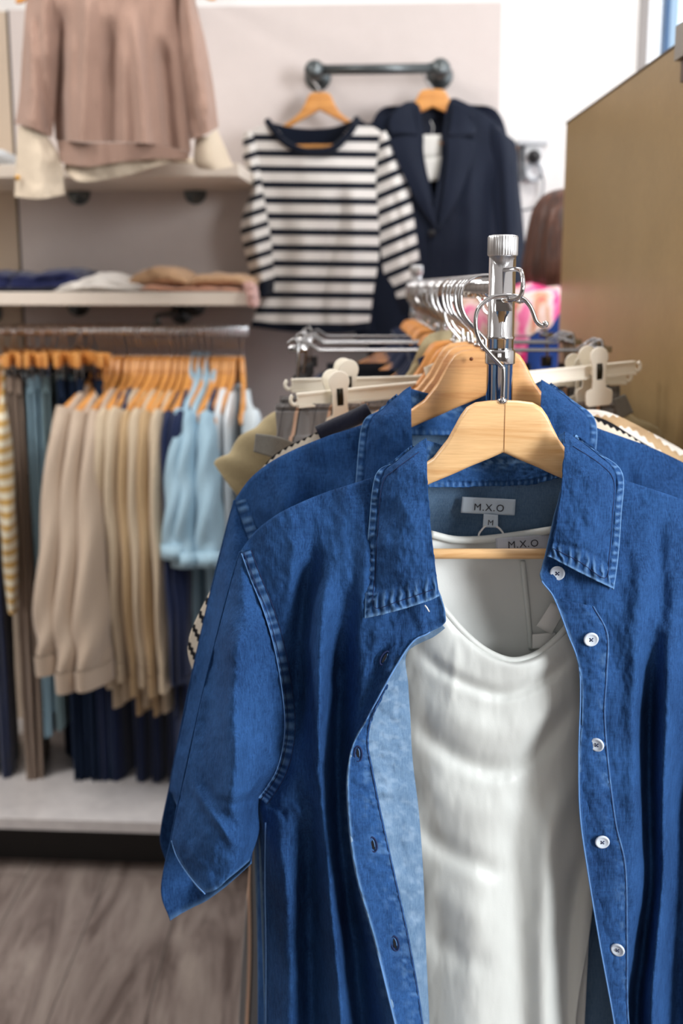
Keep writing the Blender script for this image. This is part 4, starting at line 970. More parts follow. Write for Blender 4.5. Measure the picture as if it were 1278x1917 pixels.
# ------------------------------------------------------------------ grey striped skirts/trousers on the plastic hangers
GST = stripes('grey_striped_cotton', lin(120, 118, 116), lin(214, 176, 148), .10, scale=1, extra=[(0, lin(222, 186, 160)), (.10, lin(222, 186, 160)), (.12, lin(60, 58, 58)), (.15, lin(60, 58, 58)), (.17, lin(132, 132, 134)), (.6, lin(142, 140, 140)), (.62, lin(98, 98, 100)), (.66, lin(136, 134, 134))])
BLT = fabric('grey_chambray', lin(118, 116, 110), .14, .9, .1)
def frame(pl, pr):
    a = np.array(pl); b_ = np.array(pr); c = (a + b_) / 2; d = b_ - a; return c, d
def place_plastic(src, Pl, Pr, label):
    """move a hanger so that its bar runs between two photo points"""
    c, d = frame(W(*Pl), W(*Pr)); rz = math.atan2(d[1], d[0]); tilt = math.atan2(d[2], math.hypot(d[0], d[1]))
    rot = Matrix.Rotation(rz, 3, 'Z') @ Matrix.Rotation(-tilt, 3, 'Y')
    loc = Vector(c) - rot @ Vector((0, 0, -.105))
    o = src if src.get('label') == 'x' else dup(src, loc)
    o.location = loc; o.rotation_euler = rot.to_euler(); o['label'] = label; o['group'] = 'white plastic clip hangers'
    return o, rot, loc
PH = make_plastic_hanger()
hA, rA, lA = place_plastic(PH, (556, 750, 1.30), (1188, 688, 1.42), 'nearer white plastic clip hanger, its left clip in front')
hB, rB, lB = place_plastic(PH, (544, 722, 1.37), (1172, 707, 1.46), 'farther white plastic clip hanger, partly hidden by the nearer one')
for o_, sh_ in ((hA, (.004, -.014)), (hB, (.024, -.022))):
    cl = [c for c in o_.children if c.name.startswith('clip')]
    for c_, dx_ in zip(cl, sh_): c_.location.x = dx_
def striped_trousers(name, Lr, Rr_, sag, Y0, Y1, label, beltL=True, out=None):
    t = thing(name, label, 'trousers', tuple(W((Lr + Rr_) / 2, 770, Y0)))
    m = (Lr + Rr_) / 2; yL, yR = sag; g = lambda f: yL + (yR - yL) * f
    rows = []
    for dy, wd in ((0, 0), (14, 1), (55, -2), (75, 4), (180, 6), (500, 20), (1000, 60), (1330, 78)):
        rows.append([(Lr - wd, g(0) + dy, Y0), (Lr + 120, g(.2) + dy, Y0 - .02), (m, g(.5) + dy, (Y0 + Y1) / 2 - .02), (Rr_ - 120, g(.8) + dy, Y1 - .02), (Rr_ + wd * .6, g(1) + dy, Y1)])
    def uvf(u, v, x, y): return y / 400, (x + v * 40 * (x < m)) / 62.0 + .03 * np.sin(y / 60)
    def ex(u, v, x, y): return .0016 * np.sin(x * .33 + 2 * fbm(x / 30, y / 60, 5)) * np.clip(1 - v * 4, .3, 1) - .004 * (v > .10) * (v < .14) + .006 * np.sin(x / 22) * np.clip(v * 3 - .4, 0, 1)
    cloth('body', rows, GST, t, 260, 110, (), None, extra=ex, back=.045, uvf=uvf)
    return t
t3 = striped_trousers('striped_trousers', 516, 1148, (756, 752), 1.32, 1.41, 'grey trousers with peach pinstripes on the nearer white plastic hanger')
rows = [[(478, 812, 1.29), (520, 818, 1.278), (575, 838, 1.285)], [(474, 846, 1.29), (515, 858, 1.276), (560, 872, 1.285)]]
cloth('waist_tie', rows, BLT, t3, 30, 12, thick=.004)
t4 = striped_trousers('striped_trousers', 524, 1160, (742, 722), 1.40, 1.46, 'grey trousers with peach pinstripes on the farther white plastic hanger')
rows = [[(1132, 752, 1.42), (1150, 748, 1.41), (1170, 738, 1.42)], [(1136, 784, 1.42), (1160, 784, 1.408), (1186, 772, 1.42)]]
cloth('waist_tie', rows, BLT, t4, 24, 12, thick=.006)
# ------------------------------------------------------------------ further along the rod
NAVY = fabric('navy_cotton', lin(26, 34, 58), .16, .9, .2); INKN = fabric('ink_black_cotton', lin(22, 26, 36), .16, .9, .2)
BEIGE = fabric('beige_jersey', lin(196, 172, 142), .08, .9, .25); SAGE = fabric('khaki_linen', lin(170, 156, 122), .12, .9, .1)
t_navy = make_top('navy_shirt', 'shirt', NAVY, .222, .62, 'long', seed=3, sl_len=.45)
t_khaki = make_top('khaki_shirt', 'shirt', SAGE, .215, .74, 'cap', seed=8, collar=True)
t_lightc = make_top('pale_cardigan', 'cardigan', fabric('oat_jersey', lin(206, 192, 170), .08, .9, .25), .225, .64, 'long', seed=13, sl_len=.46)
d_tr = make_trousers('dark_trousers', INKN, 1.0, .17, 4, top=-.142)
def at_rod(o, Y, label, group=None, sc=.86):
    if o.get('label') != 'x': o = dup(o, hook_loc(Y))
    o.location = hook_loc(Y); o['label'] = label; o['group'] = group; o.scale = (sc, .6, 1)
    return o
wh2 = make_wire_hanger(.203)
at_rod(t_khaki, 1.465, 'khaki linen shirt hanging behind the grey pinstriped trousers', 'shirts on the chrome rack', .98)
wood_at(1.463, 'orange wooden hanger carrying the khaki linen shirt', src=WO_)
ordn = ['first', 'second', 'third', 'fourth', 'fifth', 'sixth', 'seventh', 'eighth', 'ninth', 'tenth', 'eleventh', 'twelfth', 'thirteenth', 'fourteenth', 'fifteenth', 'sixteenth', 'seventeenth', 'eighteenth']
spots = [(1.53, 'w'), (1.565, 'w'), (1.60, 't'), (1.64, 't'), (1.69, 't'), (1.735, 'w'), (1.775, 'w'), (1.81, 'w'), (1.85, 't'), (1.89, 't'), (1.93, 't'), (1.985, 'w'), (2.03, 't'), (2.08, 't'), (2.13, 't'), (2.19, 't'), (2.25, 't'), (2.32, 't'), (2.39, 't')]
wi = ti = 0
for Y, k in spots:
    if k == 'w':
        o = at_rod(wh2, Y, f'chrome wire clip hanger, {ordn[wi]} of these from the near end of the rack', 'wire clip hangers', 1)
        at_rod(d_tr, Y, f'dark trousers on the {ordn[wi]} chrome wire clip hanger from the near end', 'dark trousers on wire hangers', 1); wi += 1
    else:
        at_rod(t_navy, Y, f'navy shirt deep in the chrome rack, {ordn[ti]} of these from the near end', 'navy shirts on the chrome rack')
        h = wood_at(Y, f'orange wooden hanger carrying the {ordn[ti]} navy shirt from the near end', src=WO_); h.scale = (.9, 1, 1); ti += 1
WO_.location = hook_loc(1.275); WO_['label'] = 'orange wooden hanger just in front of the nearer white plastic hanger'; WO_['group'] = 'wooden hangers'
for Y, w_ in ((1.335, 'first'), (1.43, 'second')):
    wood_at(Y, f'orange wooden hanger among the white plastic hangers, {w_} of two', src=WO_)
at_rod(t_navy, 1.432, 'navy shirt hanging among the white plastic hangers', 'navy shirts on the chrome rack', .78)
at_rod(t_lightc, 1.277, 'oat coloured cardigan between the tan crochet cardigan and the white plastic hangers', 'cardigans on the chrome rack', .80)
wood_at(1.125, 'empty orange wooden hanger right behind the second denim shirt', src=WO_)
# ================================================================== clothes rail on the wall
RD = .30; xr1, rz1 = WX(460, 619, RD); xr0, _ = WX(-120, 621, RD)
rail = thing('wall_clothes_rail', 'long grey pipe clothes rail under the lower wall shelf', 'clothes rail', tuple(wall_pt((xr0 + xr1) / 2, RD, rz1)))
MB().tube([wall_pt(xr0 - .2, RD, rz1), wall_pt(xr1 + .006, RD, rz1)], .0125, 18).build('rail_pipe', NICKEL, rail)
for x in (xr1 - .22, xr1 - .75): 
    MB().tube([wall_pt(x, RD, rz1 + .01), wall_pt(x, RD - .02, rz1 + .035), wall_pt(x, .015, rz1 + .035)], .008, 12, smooth=16).build('rail_arm', IRON, rail)
    MB().lathe([(.03, 0), (.03, .006), (.012, .008), (.012, .012)], (0, 0, 0), 'y', 20, (lambda a, b, c, x=x: wall_pt(x + a, b, rz1 + .035 + c))).build('pipe_flange', IRON, rail)
RTOP = rz1 + .0125
BEI = fabric('beige_sweat', lin(196, 177, 158), .06, .9, .25); TAU = fabric('taupe_twill', lin(146, 128, 114), .1, .9, .15)
OATC = fabric('cream_cardigan', lin(208, 190, 164), .06, .9, .25); SAND = fabric('sand_cardigan', lin(190, 162, 124), .08, .9, .25)
LBL = fabric('light_blue_linen', lin(164, 196, 214), .08, .85, .15); LJE = fabric('light_blue_jeans', lin(136, 166, 182), .1, .9, .1); TEA = fabric('teal_grey_jeans', lin(106, 128, 134), .1, .9, .1)
DNV = fabric('navy_jersey', lin(24, 38, 74), .14, .9, .2); DJE = denim('dark_denim', lin(16, 26, 44), lin(34, 48, 72), lin(60, 80, 110), .3)
WHT = fabric('white_jersey', lin(222, 228, 232), .04, .85, .2); SHR = fabric('sheer_pale', lin(206, 218, 224), .04, .7, .2)
YST = stripes('yellow_stripes', lin(222, 214, 190), lin(196, 158, 92), .5)
GRW = wood('gold_wood', lin(220, 156, 84), lin(196, 124, 56))
hang_r = make_wood_hanger(GRW, .018, 1.0)
kinds = {
 'beige': make_top('beige_sweatshirt', 'sweatshirt', BEI, .25, .72, 'long', .03, 1, hem=BEI, sl_len=.58, neck=.10, flare=([(.19, 0, -.20), (.232, -.004, -.30), (.27, -.01, -.48), (.30, -.012, -.66), (.305, -.01, -.76)], [.045, .060, .075, .085, .080])),
 'navyt': make_top('navy_tee', 't-shirt', DNV, .215, .52, 'none', .03, 2, neck=.11),
 'cream': make_top('cream_cardigan', 'cardigan', OATC, .225, .80, 'long', .02, 5, hem=OATC, button=True, sl_len=.60, neck=.11),
 'sand': make_top('sand_cardigan', 'cardigan', SAND, .225, .80, 'long', .02, 6, hem=SAND, sl_len=.60, neck=.11),
 'navyl': make_top('navy_cardigan', 'cardigan', DNV, .225, .84, 'long', .022, 9, sl_len=.62, neck=.11),
 'lblue': make_top('light_blue_shirt', 'shirt', LBL, .23, .72, 'short', .03, 11, collar=True, flare=([(.19, 0, -.20), (.22, -.004, -.27), (.248, -.008, -.38), (.262, -.01, -.50)], [.045, .062, .072, .080])),
 'white': make_top('white_vest', 'top', WHT, .22, .62, 'none', .022, 12, neck=.11),
 'sheer': make_top('sheer_white_blouse', 'blouse', SHR, .24, .60, 'short', .03, 14, neck=.11),
 'ntrb': make_trousers('folded_trousers', DNV, 1.16, .12, 25, top=-.205), 'ntr': make_trousers('navy_trousers', DNV, 1.10, .12, 15), 'taupe': make_trousers('taupe_trousers', TAU, 1.10, .125, 16),
 'ljean': make_trousers('light_blue_jeans', LJE, .90, .12, 17, cat='jeans'), 'teal': make_trousers('grey_blue_jeans', TEA, .92, .12, 18, cat='jeans'),
 'djean': make_trousers('dark_jeans', DJE, 1.12, .125, 19, cat='jeans'),
 'ystr': make_top('yellow_striped_sweater', 'sweater', YST, .225, .56, 'long', .025, 20, per=.03, sl_len=.47),
}
clip_r = make_clip_hanger(GRW, .17)
desc = {'beige': ('beige sweatshirt', 'sweatshirt'), 'navyt': ('navy short sleeved tee', 'tee'), 'cream': ('cream button cardigan', 'c'), 'sand': ('sand coloured cardigan', 'c'), 'navyl': ('long navy cardigan', 'c'),
        'lblue': ('light blue short sleeved shirt', 's'), 'white': ('sleeveless white top', 't'), 'sheer': ('sheer pale blouse', 'b'), 'ntr': ('long navy trousers', 't'), 'ntrb': ('folded navy trousers', 't'), 'taupe': ('taupe trousers', 't'), 'ljean': ('light blue jeans', 'j'),
        'teal': ('grey blue jeans', 'j'), 'djean': ('dark indigo jeans', 'j'), 'ystr': ('yellow and cream striped sweater', 's')}
cnt = {}; tot = {}
items = [(-62, 'ntr', 10), (-46, 'djean', 5), (-26, 'ntr', 15), (4, 'ystr', 16), (20, 'taupe', 25), (30, 'taupe', 10), (46, 'ljean', 30), (62, 'ljean', 12), (78, 'teal', 20), (94, 'teal', 40), (110, 'djean', 30), (124, 'djean', 8), (138, 'djean', 45), (152, 'djean', 12), (166, 'djean', 25),
 (190, 'beige', -11), (201, 'ntrb', -12), (210, 'beige', -8), (222, 'ntrb', -12), (231, 'beige', -5), (244, 'navyt', 0), (254, 'navyt', 3), (263, 'ntrb', -6), (272, 'cream', -13), (282, 'cream', -10), (291, 'ntrb', -4), (299, 'sand', -8), (309, 'cream', -6), (317, 'ntrb', 1), (325, 'sand', -6), (336, 'cream', -3),
 (347, 'navyl', 0), (357, 'navyl', 3), (367, 'navyl', -2), (380, 'lblue', -5), (393, 'lblue', -4), (404, 'lblue', 3), (414, 'navyt', 0), (424, 'white', 2), (433, 'white', -2), (442, 'white', 1), (453, 'sheer', 14)]
for _, k, _ in items: tot[k] = tot.get(k, 0) + 1
order = ['first', 'second', 'third', 'fourth', 'fifth', 'sixth', 'seventh', 'eighth', 'ninth', 'tenth']
used_h = used_c = False
random.seed(3)
for px, k, a in items:
    x, _ = WX(px, 620, RD); loc = wall_pt(x, RD, RTOP); cnt[k] = cnt.get(k, 0) + 1
    rz = -TH + R(90) + R(a) * (1 if k in ('ntr', 'taupe', 'ljean', 'teal', 'djean') else 1)
    d = desc[k][0]; src = kinds[k]
    which = f'{order[cnt[k] - 1]} {d} from the left on the wall rail' if tot[k] > 1 else f'{d} on the wall rail' + (', its sleeve cut by the left edge' if k == 'ystr' else ', nearest the rail end')
    o = src if cnt[k] == 1 else dup(src, loc)
    o.location = loc; o.rotation_euler = (0, 0, rz); o['label'] = which
    if tot[k] > 1: o['group'] = d + ' on the wall rail'
    sc = random.uniform(.96, 1.03)
    if k == 'ntrb': sc = {201: 1.0, 222: .97, 263: .93, 291: .89, 317: .86}[px]
    elif k in ('ntr', 'taupe', 'djean'): sc *= 1.03
    o.scale = (1, .55 if k not in ('beige', 'lblue', 'sheer') else .7, sc)
    if k in ('ntr', 'taupe', 'ljean', 'teal', 'djean'):
        h = clip_r if not used_c else dup(clip_r, loc); used_c = True; g = 'clip hangers on the wall rail'
    else:
        h = hang_r if not used_h else dup(hang_r, loc); used_h = True; g = 'wooden hangers on the wall rail'
    h.location = loc; h.rotation_euler = (0, 0, rz); h['group'] = g
    h['label'] = ('clip hanger' if 'clip' in g else 'hanger') + ' of the ' + which.replace(', its sleeve cut by the left edge', '').replace(', nearest the rail end', '')
# ================================================================== pipe rail with striped sweater and blazer
PD = .11
xa, za = WX(588, 131, PD); xb_, zb_ = WX(824, 128, PD); xb_ = xb_; za = zb_ = (za + zb_) / 2
pr = thing('wall_pipe_rail', 'short grey pipe rail with round flanges holding the striped sweater and blazer', 'pipe rail', tuple(wall_pt((xa + xb_) / 2, PD, za)))
MB().tube([wall_pt(xa, PD, za), wall_pt(xb_, PD, za)], .0125, 20).build('rail_pipe', IRON, pr)
for x in (xa, xb_):
    fr = lambda a, b, c, x=x: wall_pt(x + a, b, za + c)
    MB().lathe([(.033, 0), (.034, .004), (.033, .009), (.020, .012), (.018, .03)], (0, 0, 0), 'y', 28, fr).build('pipe_flange', IRON, pr)
    MB().tube([wall_pt(x, .02, za), wall_pt(x, PD - .03, za)], .014, 16).build('pipe_stub', IRON, pr)
    MB().lathe([(.0, -.026), (.014, -.025), (.022, -.017), (.026, 0), (.022, .017), (.014, .023), (0, .025)], (0, PD - .005, 0), 'y', 24, fr).build('pipe_elbow', IRON, pr)
def wall_hanger(px, py_neck, d, label):
    x, zn = WX(px, py_neck, d); st = za + .0125 - zn - .0566
    h = make_wood_hanger(GRW, st, 1.0); h.location = wall_pt(x, d, za + .0125); h.rotation_euler = (0, 0, -TH); h['label'] = label; h['group'] = 'hangers on the short pipe rail'
    return h
wall_hanger(598, 172, PD, 'golden wooden hanger carrying the navy and white striped sweater').scale = (.86, 1, 1)
wall_hanger(810, 166, PD, 'golden wooden hanger carrying the navy blazer')
NV = lin(12, 20, 36)
MAR = stripes('marine_stripes', lin(236, 233, 228), NV, .43)
NVF = fabric('sweater_navy', NV, .15, .95, .15)
def marine():
    Y = wallY(-.03, .15)
    t = thing('striped_sweater', 'navy and white striped long sleeve sweater hanging from the left end of the pipe rail', 'sweater', tuple(W(590, 240, Y)))
    uvf = lambda u, v, x, y: (u, (y - 252.5 - .012 * (x - 590)) / 29.4)
    rows = [[(459, 252, Y), (484, 238, Y - .01), (507, 230, Y - .015), (526, 254, Y - .02), (556, 277, Y - .028), (590, 283, Y - .03), (622, 274, Y - .028), (646, 248, Y - .02), (660, 224, Y - .015), (695, 236, Y - .01), (726, 254, Y)],
            [(470, 300, Y + .005), (530, 300, Y - .02), (590, 302, Y - .032), (650, 300, Y - .02), (712, 300, Y + .005)],
            [(480, 345, Y + .005), (540, 345, Y - .022), (600, 345, Y - .034), (660, 345, Y - .022), (707, 345, Y + .005)],
            [(490, 400, Y + .005), (550, 400, Y - .022), (610, 400, Y - .034), (670, 400, Y - .022), (711, 400, Y + .005)],
            [(503, 480, Y + .005), (560, 480, Y - .022), (612, 480, Y - .034), (665, 480, Y - .022), (709, 480, Y + .005)],
            [(490, 545, Y + .005), (550, 547, Y - .022), (600, 548, Y - .034), (660, 548, Y - .022), (699, 545, Y + .005)],
            [(473, 600, Y + .005), (530, 606, Y - .022), (590, 609, Y - .034), (645, 607, Y - .022), (692, 602, Y + .005)]]
    fo = [([(640, 320), (628, 430), (604, 530), (600, 610)], 14, -.022, (0, 1)), ([(575, 400), (560, 500), (545, 610)], 22, .012, (0, 1)), ([(670, 330), (664, 450), (655, 600)], 16, .014, (0, 1)), ([(520, 330), (530, 450), (520, 600)], 18, -.010, (0, 1))]
    F = cloth('body', rows, MAR, t, 90, 110, fo, [(.004, 60, 90, 141)], back=.07, uvf=uvf)
    MB().tube([W(x, y, YY) for x, y, YY in [(500, 226, Y - .004), (512, 243, Y - .022), (530, 264, Y - .03), (558, 280, Y - .036), (590, 286, Y - .038), (622, 279, Y - .036), (646, 258, Y - .03), (661, 238, Y - .022), (668, 222, Y - .004)]], .0088, 10, smooth=40).build('neck_band', NVF, t)
    cloth('back_neck', [[(503, 228, Y + .01), (545, 238, Y + .045), (588, 241, Y + .055), (628, 237, Y + .045), (666, 222, Y + .01)], [(500, 300, Y + .04), (545, 300, Y + .052), (588, 300, Y + .057), (628, 300, Y + .052), (668, 300, Y + .04)]], NVF, t, 30, 12)
    cloth('hem_band', [[(473, 600, Y + .002), (530, 606, Y - .025), (590, 609, Y - .037), (645, 607, Y - .025), (692, 602, Y + .002)], [(468, 612, Y + .002), (530, 620, Y - .025), (590, 624, Y - .037), (645, 624, Y - .025), (690, 618, Y + .002)]], NVF, t, 50, 8, back=.06)
    us = lambda u, v, x, y: (u, (y - .32 * (x - 455) * -1 - 262) / 27.5)
    rows = [[(455, 252, Y), (466, 244, Y - .01), (478, 262, Y)], [(456, 300, Y + .002), (470, 300, Y - .02), (484, 300, Y)], [(470, 350, Y + .002), (480, 350, Y - .025), (492, 350, Y)],
            [(456, 395, Y + .004), (474, 398, Y - .03), (500, 405, Y)], [(450, 432, Y + .004), (476, 436, Y - .034), (506, 440, Y)], [(462, 490, Y + .004), (486, 492, Y - .034), (511, 490, Y)], [(472, 534, Y + .004), (492, 530, Y - .034), (514, 524, Y)]]
    cloth('sleeve', rows, MAR, t, 36, 70, back=.04, uvf=us)
    cloth('cuff', [[(471, 533, Y + .002), (492, 529, Y - .037), (514, 523, Y)], [(476, 556, Y + .002), (492, 556, Y - .037), (512, 548, Y)]], NVF, t, 20, 8, back=.04)
    ur = lambda u, v, x, y: (u, (y + .42 * (x - 705) - 270) / 31.0)
    rows = [[(705, 262, Y), (716, 240, Y - .01), (728, 256, Y)], [(704, 300, Y + .002), (728, 290, Y - .022), (750, 296, Y)], [(704, 360, Y + .002), (740, 350, Y - .026), (772, 344, Y)], [(710, 430, Y + .004), (754, 418, Y - .028), (790, 410, Y + .006)],
            [(716, 500, Y + .004), (764, 490, Y - .028), (808, 480, Y + .006)], [(728, 560, Y + .004), (778, 552, Y - .028), (820, 540, Y + .006)]]
    cloth('sleeve', rows, MAR, t, 40, 80, [([(725, 330), (750, 430), (770, 540)], 9, -.008)], back=.05, uvf=ur)
    cloth('cuff', [[(728, 560, Y + .002), (778, 552, Y - .031), (820, 540, Y + .004)], [(738, 590, Y + .002), (782, 582, Y - .031), (822, 570, Y + .004)]], NVF, t, 24, 8, back=.05)
marine()
BLZ = fabric('blazer_navy', lin(13, 23, 42), .1, .7, .1, 900, .15)
BLL = fabric('blazer_lining', lin(14, 22, 42), .1, .6, .1)
def blazer():
    Y = wallY(.25, .11)
    t = thing('navy_blazer', 'navy blazer with notched lapels hanging from the right end of the pipe rail', 'blazer', tuple(W(815, 220, Y)))
    rows = [[(688, 232, Y), (720, 216, Y - .012), (765, 190, Y - .008), (785, 200, Y - .01), (793, 260, Y - .02)],
            [(684, 300, Y + .006), (730, 300, Y - .02), (770, 300, Y - .03), (795, 300, Y - .034)],
            [(686, 420, Y + .006), (740, 420, Y - .026), (790, 425, Y - .038), (820, 428, Y - .04)],
            [(690, 560, Y + .006), (740, 560, Y - .028), (790, 560, Y - .042), (820, 560, Y - .044)], [(690, 740, Y + .006), (740, 740, Y - .028), (790, 740, Y - .042), (818, 740, Y - .044)]]
    cloth('front_panel', rows, BLZ, t, 50, 70, (), [(.004, 60, 90, 151)])
    rows = [[(828, 250, Y - .02), (840, 190, Y - .01), (862, 188, Y - .008), (905, 212, Y - .012), (946, 244, Y)],
            [(826, 300, Y - .032), (850, 300, Y - .032), (900, 300, Y - .024), (950, 300, Y)],
            [(806, 428, Y - .042), (850, 425, Y - .04), (900, 420, Y - .028), (948, 420, Y + .006)],
            [(804, 560, Y - .046), (850, 560, Y - .044), (900, 560, Y - .03), (946, 560, Y + .006)], [(804, 740, Y - .046), (850, 740, Y - .044), (900, 740, Y - .03), (946, 740, Y + .006)]]
    cloth('front_panel', rows, BLZ, t, 60, 80, [([(885, 240), (880, 400), (870, 600)], 14, .008, (0, 1)), ([(925, 300), (916, 420), (915, 600)], 12, -.012, (0, 1))], [(.004, 60, 90, 152)])
    cloth('back_panel', [[(764, 192, Y + .01), (815, 182, Y + .03), (866, 190, Y + .01)], [(690, 260, Y + .02), (815, 260, Y + .04), (950, 260, Y + .02)], [(688, 740, Y + .02), (815, 740, Y + .04), (948, 740, Y + .02)]], BLL, t, 30, 30)
    # lapels
    rows = [[(733, 214, Y - .038), (748, 198, Y - .036), (768, 190, Y - .028)], [(728, 236, Y - .040), (750, 232, Y - .040), (776, 232, Y - .036)], [(732, 250, Y - .042), (756, 250, Y - .044), (780, 252, Y - .042)]]
    cloth('collar', rows, BLZ, t, 20, 16, thick=.003)
    rows = [[(728, 262, Y - .044), (756, 254, Y - .046), (781, 256, Y - .044)], [(742, 300, Y - .048), (768, 300, Y - .054), (790, 302, Y - .050)], [(776, 370, Y - .054), (794, 370, Y - .060), (806, 372, Y - .056)], [(816, 430, Y - .056), (817, 430, Y - .058), (819, 428, Y - .056)]]
    cloth('lapel', rows, BLZ, t, 24, 40, thick=.003)
    rows = [[(848, 190, Y - .028), (862, 196, Y - .034), (884, 214, Y - .038)], [(842, 232, Y - .036), (868, 234, Y - .040), (890, 240, Y - .03)], [(838, 254, Y - .042), (864, 254, Y - .044), (888, 250, Y - .042)]]
    cloth('collar', rows, BLZ, t, 20, 16, thick=.003)
    rows = [[(837, 258, Y - .044), (862, 256, Y - .046), (888, 266, Y - .044)], [(836, 300, Y - .050), (858, 302, Y - .054), (880, 306, Y - .048)], [(828, 370, Y - .056), (842, 372, Y - .060), (856, 374, Y - .054)], [(819, 428, Y - .056), (820, 430, Y - .058), (822, 430, Y - .056)]]
    cloth('lapel', rows, BLZ, t, 24, 40, thick=.003)
    rows = [[(900, 226, Y + .002), (928, 234, Y - .012), (948, 254, Y - .002)], [(900, 260, Y + .002), (936, 256, Y - .026), (966, 272, Y)], [(914, 340, Y + .002), (944, 340, Y - .030), (972, 345, Y)], [(922, 450, Y + .002), (952, 450, Y - .032), (982, 450, Y)], [(930, 600, Y + .002), (962, 600, Y - .034), (990, 600, Y)], [(934, 700, Y + .002), (966, 700, Y - .034), (990, 700, Y)]]
    cloth('sleeve', rows, BLZ, t, 40, 70, [([(930, 250), (938, 400), (948, 600)], 8, -.008, (0, 1)), ([(962, 280), (970, 450)], 8, .006)], back=.05)
    rows = [[(688, 250, Y + .012), (700, 246, Y + .004), (712, 256, Y + .012)], [(668, 330, Y + .012), (690, 330, Y + .0), (712, 330, Y + .012)], [(660, 480, Y + .012), (690, 480, Y - .0), (718, 480, Y + .012)], [(664, 640, Y + .012), (700, 640, Y - .004), (736, 640, Y + .012)]]
    cloth('sleeve', rows, BLZ, t, 24, 40, back=.04)
    TG = plain('paper_tag', lin(226, 224, 218), .7)
    sh = cloth('swing_tag', [[(781, 252, Y + .0), (826, 252, Y + .0)], [(784, 296, Y - .0), (826, 294, Y - .0)]], TG, t, 8, 6, thick=.001)
    sh = cloth('swing_tag', [[(790, 296, Y - .006), (828, 292, Y - .006)], [(801, 340, Y - .006), (824, 338, Y - .006)]], TG, t, 8, 6, thick=.001)
    MB().tube([W(806, 226, Y - .004), W(811, 238, Y - .006), W(808, 252, Y - .004)], .001, 6).build('tag_string', WHITE, t)
    fr0 = W(808, 437, Y - .052)
    MB().lathe([(0, -.003), (.008, -.002), (.009, 0), (.0, .002)], fr0, 'y', 16).build('button', BLK, t)
blazer()
